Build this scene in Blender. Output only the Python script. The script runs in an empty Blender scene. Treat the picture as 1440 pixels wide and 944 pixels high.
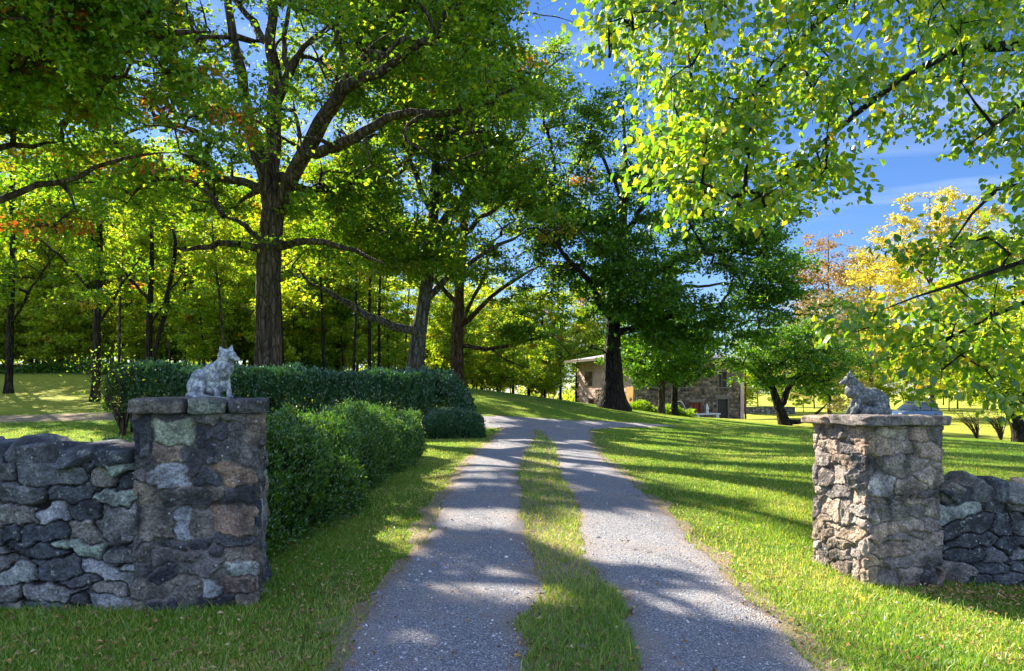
import bpy, bmesh, math, random
import numpy as np
from mathutils import Vector, Matrix
R = math.radians
scene = bpy.context.scene
COL = scene.collection

# ------------------------------------------------------------------ camera
CAMZ, FPX, HY = 1.6, 960.0, 552.0
cd = bpy.data.cameras.new("camera"); cam = bpy.data.objects.new("camera", cd); COL.objects.link(cam)
cd.sensor_width = 36; cd.lens = 24; cd.shift_y = (HY - 472) / 1440.0
cd.clip_start = 0.05; cd.clip_end = 3000
cam.location = (0, 0, CAMZ); cam.rotation_euler = (R(90), 0, 0)
scene.camera = cam
# ------------------------------------------------------------------ light
SUN_AZ, SUN_EL = 41.0, 36.0          # degrees left of the view direction, degrees up
SUN = np.array([-math.sin(R(SUN_AZ)) * math.cos(R(SUN_EL)), math.cos(R(SUN_AZ)) * math.cos(R(SUN_EL)), math.sin(R(SUN_EL))])
sd = bpy.data.lights.new("sun", 'SUN'); so = bpy.data.objects.new("sun", sd); COL.objects.link(so)
sd.energy = 4.9; sd.angle = R(0.55); sd.color = (1.0, 0.90, 0.74)
so.rotation_euler = Vector(SUN).to_track_quat('Z', 'Y').to_euler()
world = bpy.data.worlds.new("World"); scene.world = world; world.use_nodes = True
wn, wl = world.node_tree.nodes, world.node_tree.links
wn.clear()
out = wn.new("ShaderNodeOutputWorld"); bg = wn.new("ShaderNodeBackground")
sky = wn.new("ShaderNodeTexSky"); sky.sky_type = 'NISHITA'; sky.sun_disc = False
sky.sun_elevation = R(SUN_EL); sky.sun_rotation = R(-SUN_AZ)
sky.altitude = 900; sky.air_density = 1.15; sky.dust_density = 0.25; sky.ozone_density = 4.5
bg.inputs['Strength'].default_value = 0.10
# thin cirrus mixed over the sky
tc = wn.new("ShaderNodeTexCoord"); mp = wn.new("ShaderNodeMapping"); mp.inputs['Scale'].default_value = (1.3, 1.3, 9.0)
nz = wn.new("ShaderNodeTexNoise"); nz.inputs['Scale'].default_value = 2.2; nz.inputs['Detail'].default_value = 6; nz.inputs['Distortion'].default_value = 0.6
rp = wn.new("ShaderNodeValToRGB"); rp.color_ramp.elements[0].position = 0.54; rp.color_ramp.elements[1].position = 0.78
rp.color_ramp.elements[1].color = (.42, .42, .42, 1)
mx = wn.new("ShaderNodeMixRGB"); mx.inputs['Color2'].default_value = (2.6, 3.0, 3.6, 1)
hs = wn.new("ShaderNodeHueSaturation"); hs.inputs['Saturation'].default_value = 1.1; hs.inputs['Value'].default_value = 1.0
wl.new(tc.outputs['Generated'], mp.inputs[0]); wl.new(mp.outputs[0], nz.inputs['Vector']); wl.new(nz.outputs['Fac'], rp.inputs[0])
tn = wn.new('ShaderNodeMixRGB'); tn.blend_type = 'MULTIPLY'; tn.inputs[0].default_value = 1; tn.inputs[2].default_value = (.37, .38, .46, 1)
wl.new(sky.outputs[0], tn.inputs[1]); wl.new(tn.outputs[0], hs.inputs['Color']); wl.new(hs.outputs[0], mx.inputs['Color1']); wl.new(rp.outputs[0], mx.inputs['Fac'])
# added fill: an unseen bright cloud bank behind and over the viewer lifts the shade
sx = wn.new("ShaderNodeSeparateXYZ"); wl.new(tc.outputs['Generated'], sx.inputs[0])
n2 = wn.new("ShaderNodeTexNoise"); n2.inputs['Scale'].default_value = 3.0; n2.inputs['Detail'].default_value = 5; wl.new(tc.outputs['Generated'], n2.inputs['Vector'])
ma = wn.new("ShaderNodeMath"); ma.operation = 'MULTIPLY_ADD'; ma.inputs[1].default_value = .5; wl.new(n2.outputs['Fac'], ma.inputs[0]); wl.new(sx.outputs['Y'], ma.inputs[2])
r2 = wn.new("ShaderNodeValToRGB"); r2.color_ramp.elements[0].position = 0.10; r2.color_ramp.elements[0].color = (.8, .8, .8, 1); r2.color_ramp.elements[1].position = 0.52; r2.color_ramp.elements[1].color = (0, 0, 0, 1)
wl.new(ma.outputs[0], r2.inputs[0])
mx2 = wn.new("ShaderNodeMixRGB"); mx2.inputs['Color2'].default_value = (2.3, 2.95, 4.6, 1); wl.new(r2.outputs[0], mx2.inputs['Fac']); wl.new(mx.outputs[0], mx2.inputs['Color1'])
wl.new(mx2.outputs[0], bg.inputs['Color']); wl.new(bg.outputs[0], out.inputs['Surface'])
scene.view_settings.view_transform = 'Standard'; scene.view_settings.look = 'None'
scene.view_settings.gamma = 1; scene.view_settings.use_curve_mapping = False
scene.view_settings.exposure = 2.0
cy = scene.cycles
cy.max_bounces = 8; cy.diffuse_bounces = 5; cy.glossy_bounces = 2; cy.transmission_bounces = 5; cy.transparent_max_bounces = 4
cy.caustics_reflective = False; cy.caustics_refractive = False
cy.use_adaptive_sampling = True; cy.adaptive_threshold = 0.02; cy.sample_clamp_indirect = 6
cy.use_denoising = True

# ------------------------------------------------------------------ helpers
def px(x, y, Y):
    """point at depth Y seen at photograph position x, y"""
    return np.array([(x - 720) / FPX * Y, Y, CAMZ - (y - HY) / FPX * Y])

def tag(o, label=None, cat=None, group=None, kind=None):
    if label: o['label'] = label
    if cat: o['category'] = cat
    if group: o['group'] = group
    if kind: o['kind'] = kind
    return o

def empty(name, loc=(0, 0, 0), rz=0.0):
    o = bpy.data.objects.new(name, None); COL.objects.link(o)
    o.location = tuple(float(v) for v in loc); o.rotation_euler = (0, 0, rz); o.empty_display_size = 0.3
    return o

def link(name, me, mat=None, parent=None):
    o = bpy.data.objects.new(name, me); COL.objects.link(o)
    for m in ([] if mat is None else (mat if isinstance(mat, (list, tuple)) else [mat])): me.materials.append(m)
    if parent is not None: o.parent = parent
    return o

def mesh_np(name, V, faces, fattr=None, vattr=None, smooth=True, mat_idx=None):
    """faces: list of (n,k) int arrays"""
    me = bpy.data.meshes.new(name)
    V = np.ascontiguousarray(V, dtype=np.float32)
    faces = [np.asarray(f, dtype=np.int32) for f in faces if len(f)]
    me.vertices.add(len(V)); me.vertices.foreach_set("co", V.ravel())
    nl = sum(f.size for f in faces); nf = sum(len(f) for f in faces)
    me.loops.add(nl); me.loops.foreach_set("vertex_index", np.concatenate([f.ravel() for f in faces]))
    me.polygons.add(nf)
    tot = np.concatenate([np.full(len(f), f.shape[1], np.int32) for f in faces])
    st = np.concatenate([[0], np.cumsum(tot)[:-1]]).astype(np.int32)
    me.polygons.foreach_set("loop_start", st)
    if mat_idx is not None: me.polygons.foreach_set("material_index", np.asarray(mat_idx, np.int32))
    for k, a in (fattr or {}).items():
        at = me.attributes.new(k, 'FLOAT', 'FACE'); at.data.foreach_set("value", np.asarray(a, np.float32))
    for k, a in (vattr or {}).items():
        at = me.attributes.new(k, 'FLOAT', 'POINT'); at.data.foreach_set("value", np.asarray(a, np.float32))
    me.update(calc_edges=True)
    me.polygons.foreach_set("use_smooth", np.full(nf, bool(smooth)))
    return me

def _h(ix, iy, iz, s):
    n = (ix.astype(np.int64) * 374761393 + iy.astype(np.int64) * 668265263 + iz.astype(np.int64) * 2147483647 + s * 1274126177) & 0xFFFFFFFF
    n = ((n ^ (n >> 13)) * 1274126177) & 0xFFFFFFFF
    n = ((n ^ (n >> 15)) * 2246822519) & 0xFFFFFFFF
    return ((n ^ (n >> 16)) & 0xFFFFFF) / float(0xFFFFFF)

def noise3(x, y, z=0.0, s=0):
    x, y, z = np.broadcast_arrays(np.asarray(x, float), np.asarray(y, float), np.asarray(z, float))
    ix, iy, iz = np.floor(x), np.floor(y), np.floor(z)
    fx, fy, fz = x - ix, y - iy, z - iz
    fx, fy, fz = fx*fx*(3-2*fx), fy*fy*(3-2*fy), fz*fz*(3-2*fz)
    r = 0
    for a in (0, 1):
        for b in (0, 1):
            for c in (0, 1):
                w = (fx if a else 1-fx) * (fy if b else 1-fy) * (fz if c else 1-fz)
                r = r + w * _h(ix+a, iy+b, iz+c, s)
    return r * 2 - 1

def fbm(x, y, z=0.0, s=0, o=4):
    r, a, f = 0, 0.5, 1.0
    for k in range(o):
        r = r + a * noise3(np.asarray(x)*f, np.asarray(y)*f, np.asarray(z)*f, s + k*17); a *= 0.5; f *= 2.03
    return r

def sstep(a, b, x):
    t = np.clip((x - a) / (b - a), 0, 1); return t*t*(3-2*t)

# ------------------------------------------------------------------ terrain
ctl = [(0,0,0), (-3,3,.05), (3,3,-.05), (-8,2,.15), (8,2,-.1), (-30,5,.6), (30,5,-.6), (0,-20,0), (-30,-20,.4), (30,-20,-.5)]
for a in [(300,852,4.9), (100,856,4.75), (1222,820,5.9), (1400,832,6.1), (720,700,9.25), (765,620,20), (720,592,27), (890,588,31),
          (862,575,36), (1046,592,64), (892,579,59), (812,570,68), (655,557,33), (642,545,39), (780,563,45), (720,559,50),
          (730,560,80), (100,589,26), (100,560,36), (100,528,48), (-200,525,48), (320,527,52), (500,535,52), (300,520,85),
          (-100,510,90), (1105,600,42), (1100,588,62), (1380,619,31), (1380,598,60), (1380,578,105), (1080,586,100), (1200,571,140),
          (1250,640,16), (1320,690,10.5), (1180,632,20), (960,640,18), (560,640,15), (365,792,6.5), (250,609,21.5), (640,606,24), (1700,640,30), (1800,590,80),(-300,600,25)]:
    ctl.append(tuple(px(*a)))
ctl = np.array(ctl)
def _k(r): return np.where(r > 1e-6, r*r*np.log(np.maximum(r, 1e-6)), 0)
n_ = len(ctl); S_ = 20.0
A_ = np.zeros((n_+3, n_+3)); P_ = np.c_[np.ones(n_), ctl[:, :2]/S_]
A_[:n_, :n_] = _k(np.linalg.norm(ctl[:, None, :2]-ctl[None, :, :2], axis=2)/S_) + np.eye(n_)*0.004
A_[:n_, n_:] = P_; A_[n_:, :n_] = P_.T
W_ = np.linalg.solve(A_, np.r_[ctl[:, 2], 0, 0, 0])
def gz(x, y):
    x = np.asarray(x, float); y = np.asarray(y, float); sh = np.broadcast(x, y).shape
    xx = np.broadcast_to(x, sh).ravel(); yy = np.broadcast_to(y, sh).ravel()
    xc = np.clip(xx, -70, 110); yc = np.clip(yy, -30, 150)
    o = np.zeros(len(xx))
    for i in range(0, len(xx), 200000):
        a, b = xc[i:i+200000], yc[i:i+200000]
        r = np.sqrt((a[:, None]-ctl[None, :, 0])**2 + (b[:, None]-ctl[None, :, 1])**2)/S_
        o[i:i+200000] = _k(r) @ W_[:n_] + W_[n_] + W_[n_+1]*a/S_ + W_[n_+2]*b/S_
    far = np.hypot(xx-20, yy-40)
    t = sstep(95, 190, far)
    o = o*(1-t) + (-1.0)*t
    o = o + 0.02*fbm(xx*0.7, yy*0.7, 0, 5, 2)
    return o.reshape(sh) if sh else float(o[0])
def ground(x, y, dz=0.0): return np.array([x, y, float(gz(x, y)) + dz])
def hit(x, y):
    """where the sight line through photograph position x, y meets the ground"""
    Y = np.geomspace(2.2, 160, 700)
    X = (x-720)/FPX*Y; Z = CAMZ-(y-HY)/FPX*Y
    g = gz(X, Y) - Z
    k = np.argmax(g > 0)
    if g[k] <= 0: k = len(Y)-1
    if k == 0: return np.array([X[0], Y[0], Z[0]])
    t = g[k-1]/(g[k-1]-g[k]); Yh = Y[k-1]+t*(Y[k]-Y[k-1])
    return np.array([(x-720)/FPX*Yh, Yh, CAMZ-(y-HY)/FPX*Yh])

# drive edges: X as a function of depth, read off the photograph
def edge(tab):
    p = np.array([hit(*t)[:2] for t in tab]); i = np.argsort(p[:, 1]); p = p[i]
    return lambda Y: np.interp(Y, p[:, 1], p[:, 0])
Lo = edge([(484,944),(508,880),(553,817),(600,756),(619,713),(633,694),(662,647),(688,624),(704,606),(706,599)])
Li = edge([(727,944),(723,880),(756,836),(746,800),(737,756),(731,713),(727,661),(744,628),(752,615)])
Ri = edge([(905,944),(893,900),(888,865),(858,827),(822,780),(817,713),(789,671),(782,628),(768,615)])
Ro = edge([(1150,944),(1095,883),(1048,836),(1018,803),(966,756),(921,713),(895,685),(848,647),(830,622),(830,605),(842,598)])
YM = 24.3        # the two wheel tracks run together here
def tracks(x, y):
    """signed margin inside the gravel (positive = on gravel)"""
    x = np.asarray(x, float); y = np.asarray(y, float)
    w = 0.10*fbm(x*1.7, y*1.7, 0, 11, 4) + 0.05*fbm(x*7, y*7, 0, 12, 2)
    cY = np.interp(x, [-40, -12, -3, 2, 6, 12, 22], [27.2, 26.6, 26.4, 26.5, 28.3, 31.0, 33.0])
    hw = np.interp(x, [-40, -6, -2, 0, 3, 5.5, 8], [1.1, 1.1, 1.2, 1.5, 1.3, .6, -.5])
    cross = hw - np.abs(y - cY)
    left = np.minimum(x - Lo(y), Li(y) - x); right = np.minimum(x - Ri(y), Ro(y) - x)
    both = np.minimum(x - Lo(y), Ro(y) - x)
    m = np.where(y < YM, np.maximum(left, right), both)
    m = np.where(y > 27.0, -9, m)
    return np.maximum(m, cross) + w
def span(x, y):
    """margin inside the whole drive, grass strip included"""
    return np.minimum(x - Lo(y), Ro(y) - x)

# ------------------------------------------------------------------ materials
def mat(name):
    m = bpy.data.materials.new(name); m.use_nodes = True
    n, l = m.node_tree.nodes, m.node_tree.links; n.clear()
    o = n.new("ShaderNodeOutputMaterial")
    return m, n, l, o
def ramp(n, l, src, stops, interp='LINEAR'):
    r = n.new("ShaderNodeValToRGB"); r.color_ramp.interpolation = interp
    e = r.color_ramp.elements
    while len(e) < len(stops): e.new(0.5)
    for i, (p, c) in enumerate(stops): e[i].position = p; e[i].color = (*c, 1)
    l.new(src, r.inputs[0]); return r.outputs[0]
def noise_node(n, l, scale, detail=4, rough=0.55, vec=None, mapping=None):
    t = n.new("ShaderNodeTexNoise"); t.inputs['Scale'].default_value = scale
    t.inputs['Detail'].default_value = detail; t.inputs['Roughness'].default_value = rough
    tcn = n.new("ShaderNodeTexCoord"); v = tcn.outputs['Object']
    if mapping:
        mpn = n.new("ShaderNodeMapping"); mpn.inputs['Scale'].default_value = mapping; l.new(v, mpn.inputs[0]); v = mpn.outputs[0]
    l.new(v, t.inputs['Vector']); return t.outputs['Fac']
def attr(n, name):
    a = n.new("ShaderNodeAttribute"); a.attribute_name = name; return a.outputs['Fac']
def mixc(n, l, f, a, b, mode='MIX'):
    m = n.new("ShaderNodeMixRGB"); m.blend_type = mode
    for s, v in ((0, f), (1, a), (2, b)):
        if isinstance(v, (int, float)): m.inputs[s].default_value = v
        elif isinstance(v, tuple): m.inputs[s].default_value = (*v, 1)
        else: l.new(v, m.inputs[s])
    return m.outputs[0]
def principled(n, l, o, col, rough=0.8, bump=None, bstr=0.5, bdist=0.02, spec=0.3):
    p = n.new("ShaderNodeBsdfPrincipled")
    if isinstance(col, tuple): p.inputs['Base Color'].default_value = (*col, 1)
    else: l.new(col, p.inputs['Base Color'])
    if isinstance(rough, float): p.inputs['Roughness'].default_value = rough
    else: l.new(rough, p.inputs['Roughness'])
    p.inputs['Specular IOR Level'].default_value = spec
    if bump is not None:
        b = n.new("ShaderNodeBump"); b.inputs['Strength'].default_value = bstr; b.inputs['Distance'].default_value = bdist
        l.new(bump, b.inputs['Height']); l.new(b.outputs[0], p.inputs['Normal'])
    l.new(p.outputs[0], o.inputs[0]); return p

def leaf_mat(name, stops, clump_stops=None, trans=0.5, tint=(1.25, 1.15, 0.55), gloss=0.035):
    """per-leaf colour from the face attribute rnd; whole sprays of turned leaves from cl"""
    m, n, l, o = mat(name)
    c = ramp(n, l, attr(n, "rnd"), stops)
    if clump_stops:
        cc = ramp(n, l, attr(n, "rnd"), clump_stops[1])
        f = ramp(n, l, attr(n, "cl"), [(clump_stops[0]-0.02, (0,0,0)), (clump_stops[0]+0.02, (1,1,1))])
        c = mixc(n, l, f, c, cc)
    d = n.new("ShaderNodeBsdfDiffuse"); l.new(c, d.inputs[0])
    t = n.new("ShaderNodeBsdfTranslucent")
    tcol = mixc(n, l, 1.0, c, tint, 'MULTIPLY'); l.new(tcol, t.inputs[0])
    ms = n.new("ShaderNodeMixShader"); ms.inputs[0].default_value = trans; l.new(d.outputs[0], ms.inputs[1]); l.new(t.outputs[0], ms.inputs[2])
    g = n.new("ShaderNodeBsdfGlossy"); g.inputs['Roughness'].default_value = 0.42; g.inputs[0].default_value = (.9, .95, 1, 1)
    m2 = n.new("ShaderNodeMixShader"); m2.inputs[0].default_value = gloss
    l.new(ms.outputs[0], m2.inputs[1]); l.new(g.outputs[0], m2.inputs[2]); l.new(m2.outputs[0], o.inputs[0])
    return m

G1, G2, G3 = (.07, .18, .012), (.15, .31, .012), (.32, .44, .014)
OR = [(0, (.42, .10, .02)), (.6, (.55, .22, .02)), (1, (.30, .24, .02))]
M = {}
M['oak'] = leaf_mat("oak_leaves", [(0, G1), (.55, G2), (.92, G3), (1, (.42, .36, .02))], (.985, OR), trans=.68)
M['dark'] = leaf_mat("dark_leaves", [(0, (.04, .13, .015)), (.6, (.08, .22, .015)), (1, (.22, .36, .015))], trans=.6)
M['rust'] = leaf_mat("turning_leaves", [(0, G1), (.6, G2), (1, (.26, .30, .02))], (.90, [(0, (.26, .05, .015)), (.5, (.45, .12, .02)), (1, (.5, .3, .03))]))
M['wood'] = leaf_mat("woodland_leaves", [(0, (.16, .30, .02)), (.5, (.33, .47, .025)), (1, (.58, .60, .05))], (.99, OR), trans=.68)
M['yellowgreen'] = leaf_mat("sapling_leaves", [(0, (.13, .29, .012)), (.5, (.26, .43, .015)), (1, (.50, .52, .03))], (.975, OR), trans=.68)
M['yellow'] = leaf_mat("yellow_leaves", [(0, (.42, .38, .06)), (.5, (.60, .48, .08)), (1, (.46, .50, .09))], trans=.5)
M['brown'] = leaf_mat("brown_leaves", [(0, (.26, .15, .08)), (.6, (.38, .24, .11)), (1, (.4, .33, .15))], trans=.4)
M['olive'] = leaf_mat("olive_leaves", [(0, (.2, .2, .08)), (1, (.42, .36, .16))], trans=.4)
M['near'] = leaf_mat("heart_shaped_leaves", [(0, (.07, .20, .015)), (.5, (.19, .36, .015)), (.95, (.45, .54, .02)), (1, (.6, .42, .03))], trans=.76, gloss=.05)
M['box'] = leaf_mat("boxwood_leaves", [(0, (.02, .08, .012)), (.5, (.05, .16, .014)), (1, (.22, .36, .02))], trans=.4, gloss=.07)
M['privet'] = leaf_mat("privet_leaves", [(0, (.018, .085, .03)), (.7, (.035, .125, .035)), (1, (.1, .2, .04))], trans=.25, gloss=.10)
M['grass'] = leaf_mat("grass_blades", [(0, (.09, .24, .03)), (.5, (.22, .37, .045)), (.8, (.46, .49, .11)), (1, (.60, .52, .25))], trans=.5, gloss=.03, tint=(1.2, 1.15, .5))
M['litter'] = leaf_mat("dry_leaves", [(0, (.12, .06, .025)), (.5, (.3, .17, .06)), (.9, (.45, .30, .10)), (1, (.6, .5, .3))], trans=.15, gloss=.03, tint=(1, 1, 1))

def bark_mat(name, a, b, scale=7.0):
    m, n, l, o = mat(name)
    f = noise_node(n, l, scale, 6, .65, mapping=(1, 1, .16)); f2 = noise_node(n, l, scale*4, 3, .6, mapping=(1, 1, .3))
    f3 = noise_node(n, l, 1.1, 3)
    c = ramp(n, l, f, [(.35, tuple(v*.35 for v in a)), (.55, a), (.75, b)])
    c = mixc(n, l, .35, c, ramp(n, l, f3, [(.4, (.25, .25, .22)), (.6, (.9, .95, .9))]), 'MULTIPLY')
    vo = n.new("ShaderNodeTexVoronoi"); vo.feature = 'DISTANCE_TO_EDGE'; vo.inputs['Scale'].default_value = scale*1.1
    tcn = n.new("ShaderNodeTexCoord"); mpn = n.new("ShaderNodeMapping"); mpn.inputs['Scale'].default_value = (1, 1, .32); l.new(tcn.outputs['Object'], mpn.inputs[0])
    nn = n.new("ShaderNodeTexNoise"); nn.inputs['Scale'].default_value = 2.5; l.new(mpn.outputs[0], nn.inputs['Vector'])
    l.new(mixc(n, l, .22, mpn.outputs[0], nn.outputs['Color']), vo.inputs['Vector'])
    fur = ramp(n, l, vo.outputs['Distance'], [(.0, (0, 0, 0)), (.22, (1, 1, 1))])
    c = mixc(n, l, .8, c, ramp(n, l, vo.outputs['Distance'], [(.0, (.25, .24, .22)), (.12, (1, 1, 1))]), 'MULTIPLY')
    s = n.new("ShaderNodeMath"); s.operation = 'ADD'; l.new(f, s.inputs[0]); l.new(fur, s.inputs[1])
    principled(n, l, o, c, .92, s.outputs[0], 1.0, .07, .15); return m
M['bark'] = bark_mat("oak_bark", (.13, .095, .07), (.30, .25, .20))
M['bark_grey'] = bark_mat("grey_bark", (.14, .13, .12), (.30, .29, .27))
M['bark_brown'] = bark_mat("brown_bark", (.14, .085, .055), (.30, .20, .14))
M['bark_dark'] = bark_mat("dark_bark", (.05, .042, .036), (.12, .105, .09))

def stone_mat(name, cols, mortar, lichen=.5, dark=0.0):
    m, n, l, o = mat(name)
    base = ramp(n, l, attr(n, "rnd"), cols)
    f1 = noise_node(n, l, 9, 8, .7); f2 = noise_node(n, l, 55, 5, .65); f3 = noise_node(n, l, 3.0, 4, .6); f4 = noise_node(n, l, 20, 5, .6)
    c = mixc(n, l, .75, base, ramp(n, l, f1, [(.34, (.2, .2, .22)), (.46, (.65, .65, .66)), (.56, (1.0, 1.0, .98)), (.68, (1.7, 1.65, 1.6))]), 'MULTIPLY')
    c = mixc(n, l, .6, c, ramp(n, l, f2, [(.38, (.3, .3, .3)), (.62, (1.6, 1.6, 1.6))]), 'MULTIPLY')
    mo = mixc(n, l, .7, mortar, ramp(n, l, f2, [(.3, (.45, .45, .45)), (.7, (1.3, 1.3, 1.3))]), 'MULTIPLY')
    c = mixc(n, l, attr(n, "joint"), c, mo)
    # weather stains, then pale lichen spots
    c = mixc(n, l, ramp(n, l, f3, [(.48, (0, 0, 0)), (.62, (.75, .75, .75))]), c, (.035, .037, .04))
    c = mixc(n, l, ramp(n, l, f4, [(.60, (0, 0, 0)), (.66, (lichen,)*3)]), c, (.42, .44, .38))
    vo = n.new("ShaderNodeTexVoronoi"); vo.inputs['Scale'].default_value = 26; tcn = n.new("ShaderNodeTexCoord"); l.new(tcn.outputs['Object'], vo.inputs['Vector'])
    sp = n.new("ShaderNodeSeparateColor"); l.new(vo.outputs['Color'], sp.inputs[0])
    a = ramp(n, l, vo.outputs['Distance'], [(.13, (1, 1, 1)), (.22, (0, 0, 0))]); b = ramp(n, l, sp.outputs[0], [(.86, (0, 0, 0)), (.88, (1, 1, 1))])
    c = mixc(n, l, mixc(n, l, 1.0, a, b, 'MULTIPLY'), c, (.6, .63, .6))
    s = n.new("ShaderNodeMath"); s.operation = 'ADD'; l.new(f1, s.inputs[0]); l.new(f2, s.inputs[1])
    principled(n, l, o, c, .88, s.outputs[0], 1.0, .035, .25); return m
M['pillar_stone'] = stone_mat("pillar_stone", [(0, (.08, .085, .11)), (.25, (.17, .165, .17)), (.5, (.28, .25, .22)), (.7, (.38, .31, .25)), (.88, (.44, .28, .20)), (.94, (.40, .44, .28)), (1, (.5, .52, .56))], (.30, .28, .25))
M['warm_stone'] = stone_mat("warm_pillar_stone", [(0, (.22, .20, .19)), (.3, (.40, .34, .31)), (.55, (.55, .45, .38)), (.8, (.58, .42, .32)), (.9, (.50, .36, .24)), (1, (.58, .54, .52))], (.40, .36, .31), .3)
M['wall_stone'] = stone_mat("dry_wall_stone", [(0, (.09, .10, .115)), (.3, (.19, .20, .22)), (.55, (.29, .285, .29)), (.75, (.38, .34, .29)), (.9, (.50, .50, .53)), (1, (.42, .50, .40))], (.035, .033, .03), .8)
M['house_stone'] = stone_mat("house_stone", [(0, (.07, .048, .028)), (.4, (.19, .135, .08)), (.7, (.31, .22, .13)), (1, (.42, .33, .22))], (.19, .14, .09), .1)
m, n, l, o = mat("weathered_concrete")
f1 = noise_node(n, l, 28, 6, .7); f2 = noise_node(n, l, 90, 4, .6); f3 = noise_node(n, l, 12, 3)
c = ramp(n, l, f1, [(.35, (.07, .08, .10)), (.5, (.26, .28, .30)), (.62, (.6, .62, .6))])
c = mixc(n, l, ramp(n, l, f3, [(.5, (0, 0, 0)), (.65, (.6, .6, .6))]), c, (.10, .12, .17))
principled(n, l, o, c, .9, f2, .7, .008); M['concrete'] = m
m, n, l, o = mat("dark_weathered_concrete")
f1 = noise_node(n, l, 30, 6, .7); f2 = noise_node(n, l, 90, 4, .6)
c = ramp(n, l, f1, [(.35, (.045, .05, .055)), (.52, (.14, .15, .155)), (.68, (.42, .43, .4))])
principled(n, l, o, c, .9, f2, .7, .008); M['concrete_dark'] = m

m, n, l, o = mat("lawn_soil")
f1 = noise_node(n, l, .35, 5, .6); f2 = noise_node(n, l, 9, 6, .75); f3 = noise_node(n, l, 60, 3, .7)
c = ramp(n, l, f2, [(.3, (.07, .15, .012)), (.55, (.14, .26, .018)), (.75, (.26, .34, .035))])
c = mixc(n, l, ramp(n, l, f1, [(.45, (0, 0, 0)), (.65, (.7, .7, .7))]), c, (.30, .33, .04))
c = mixc(n, l, attr(n, "bare"), c, (.16, .115, .07))
c = mixc(n, l, attr(n, "field"), c, ramp(n, l, f2, [(.3, (.20, .25, .03)), (.5, (.36, .37, .05)), (.7, (.48, .42, .10))]))
s = n.new("ShaderNodeMath"); s.operation = 'ADD'; l.new(f2, s.inputs[0]); l.new(f3, s.inputs[1])
principled(n, l, o, c, .95, s.outputs[0], 1.0, .05, .1); M['soil'] = m
m, n, l, o = mat("bare_earth")
f1 = noise_node(n, l, 3, 5, .6); f2 = noise_node(n, l, 45, 5, .7)
c = ramp(n, l, f2, [(.3, (.12, .085, .055)), (.5, (.26, .20, .14)), (.7, (.42, .34, .26))])
c = mixc(n, l, ramp(n, l, f1, [(.5, (0, 0, 0)), (.65, (.5, .5, .5))]), c, (.14, .15, .06))
principled(n, l, o, c, .95, f2, 1.0, .02, .1); M['earth'] = m
m, n, l, o = mat("crushed_gravel")
f1 = noise_node(n, l, 1.3, 5, .6); f2 = noise_node(n, l, 14, 5, .7)
vo = n.new("ShaderNodeTexVoronoi"); vo.inputs['Scale'].default_value = 85; tcn = n.new("ShaderNodeTexCoord"); l.new(tcn.outputs['Object'], vo.inputs['Vector'])
sp = n.new("ShaderNodeSeparateColor"); l.new(vo.outputs['Color'], sp.inputs[0])
c = ramp(n, l, sp.outputs[0], [(0, (.20, .21, .25)), (.5, (.35, .355, .39)), (.92, (.50, .50, .52)), (1, (.68, .67, .65))])
c = mixc(n, l, ramp(n, l, vo.outputs['Distance'], [(.35, (0, 0, 0)), (.75, (.7, .7, .7))]), c, (.10, .09, .09))
c = mixc(n, l, ramp(n, l, f1, [(.48, (0, 0, 0)), (.66, (.55, .55, .55))]), c, (.40, .33, .28))
c = mixc(n, l, attr(n, "edge"), c, (.33, .25, .18))
s = n.new("ShaderNodeMath"); s.operation = 'SUBTRACT'; l.new(f2, s.inputs[0]); l.new(vo.outputs['Distance'], s.inputs[1])
principled(n, l, o, c, .85, s.outputs[0], 1.0, .02, .2); M['gravel'] = m
m, n, l, o = mat("pebbles")
c = ramp(n, l, attr(n, "rnd"), [(0, (.12, .12, .15)), (.45, (.34, .34, .38)), (.85, (.55, .54, .56)), (1, (.8, .78, .76))])
principled(n, l, o, c, .8); M['pebble'] = m
def plain(name, col, rough=.6, spec=.3, metal=0, sc=20, var=.25):
    m, n, l, o = mat(name)
    f = noise_node(n, l, sc, 5, .6)
    c = mixc(n, l, 1.0, col, ramp(n, l, f, [(.3, (1-var,)*3), (.7, (1+var,)*3)]), 'MULTIPLY')
    p = principled(n, l, o, c, rough, f, .15, .01, spec); p.inputs['Metallic'].default_value = metal
    return m
M['stucco'] = plain("pink_stucco", (.62, .43, .36), .9, .1, 0, 1.2, .25)
M['ochre'] = plain("ochre_boards", (.55, .34, .13), .9, .1, 0, 2, .2)
M['roof'] = plain("grey_metal_roof", (.34, .31, .33), .5, .4, .0, 3, .25)
M['timber'] = plain("weathered_timber", (.20, .17, .13), .85, .1, 0, 8, .35)
M['darkdoor'] = plain("dark_door_paint", (.035, .025, .02), .6, .3, 0, 6, .3)
M['reddoor'] = plain("red_door_paint", (.22, .05, .03), .7, .2, 0, 6, .3)
M['white'] = plain("white_paint", (.72, .70, .66), .6, .3, 0, 12, .12)
M['carpaint'] = plain("blue_car_paint", (.05, .11, .22), .2, .6, .3, 4, .05)
M['glass'] = plain("dark_car_glass", (.02, .03, .035), .06, .8, 0, 3, .05)
M['rubber'] = plain("tyre_rubber", (.02, .02, .02), .8, .2, 0, 20, .2)
M['chrome'] = plain("bright_metal", (.6, .6, .62), .25, .5, 1, 8, .05)
M['lamp'] = plain("headlight_lens", (.75, .78, .8), .1, .8, 0, 8, .05)
M['trashdark'] = plain("dark_fence_wood", (.10, .10, .11), .9, .1, 0, 6, .4)

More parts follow.
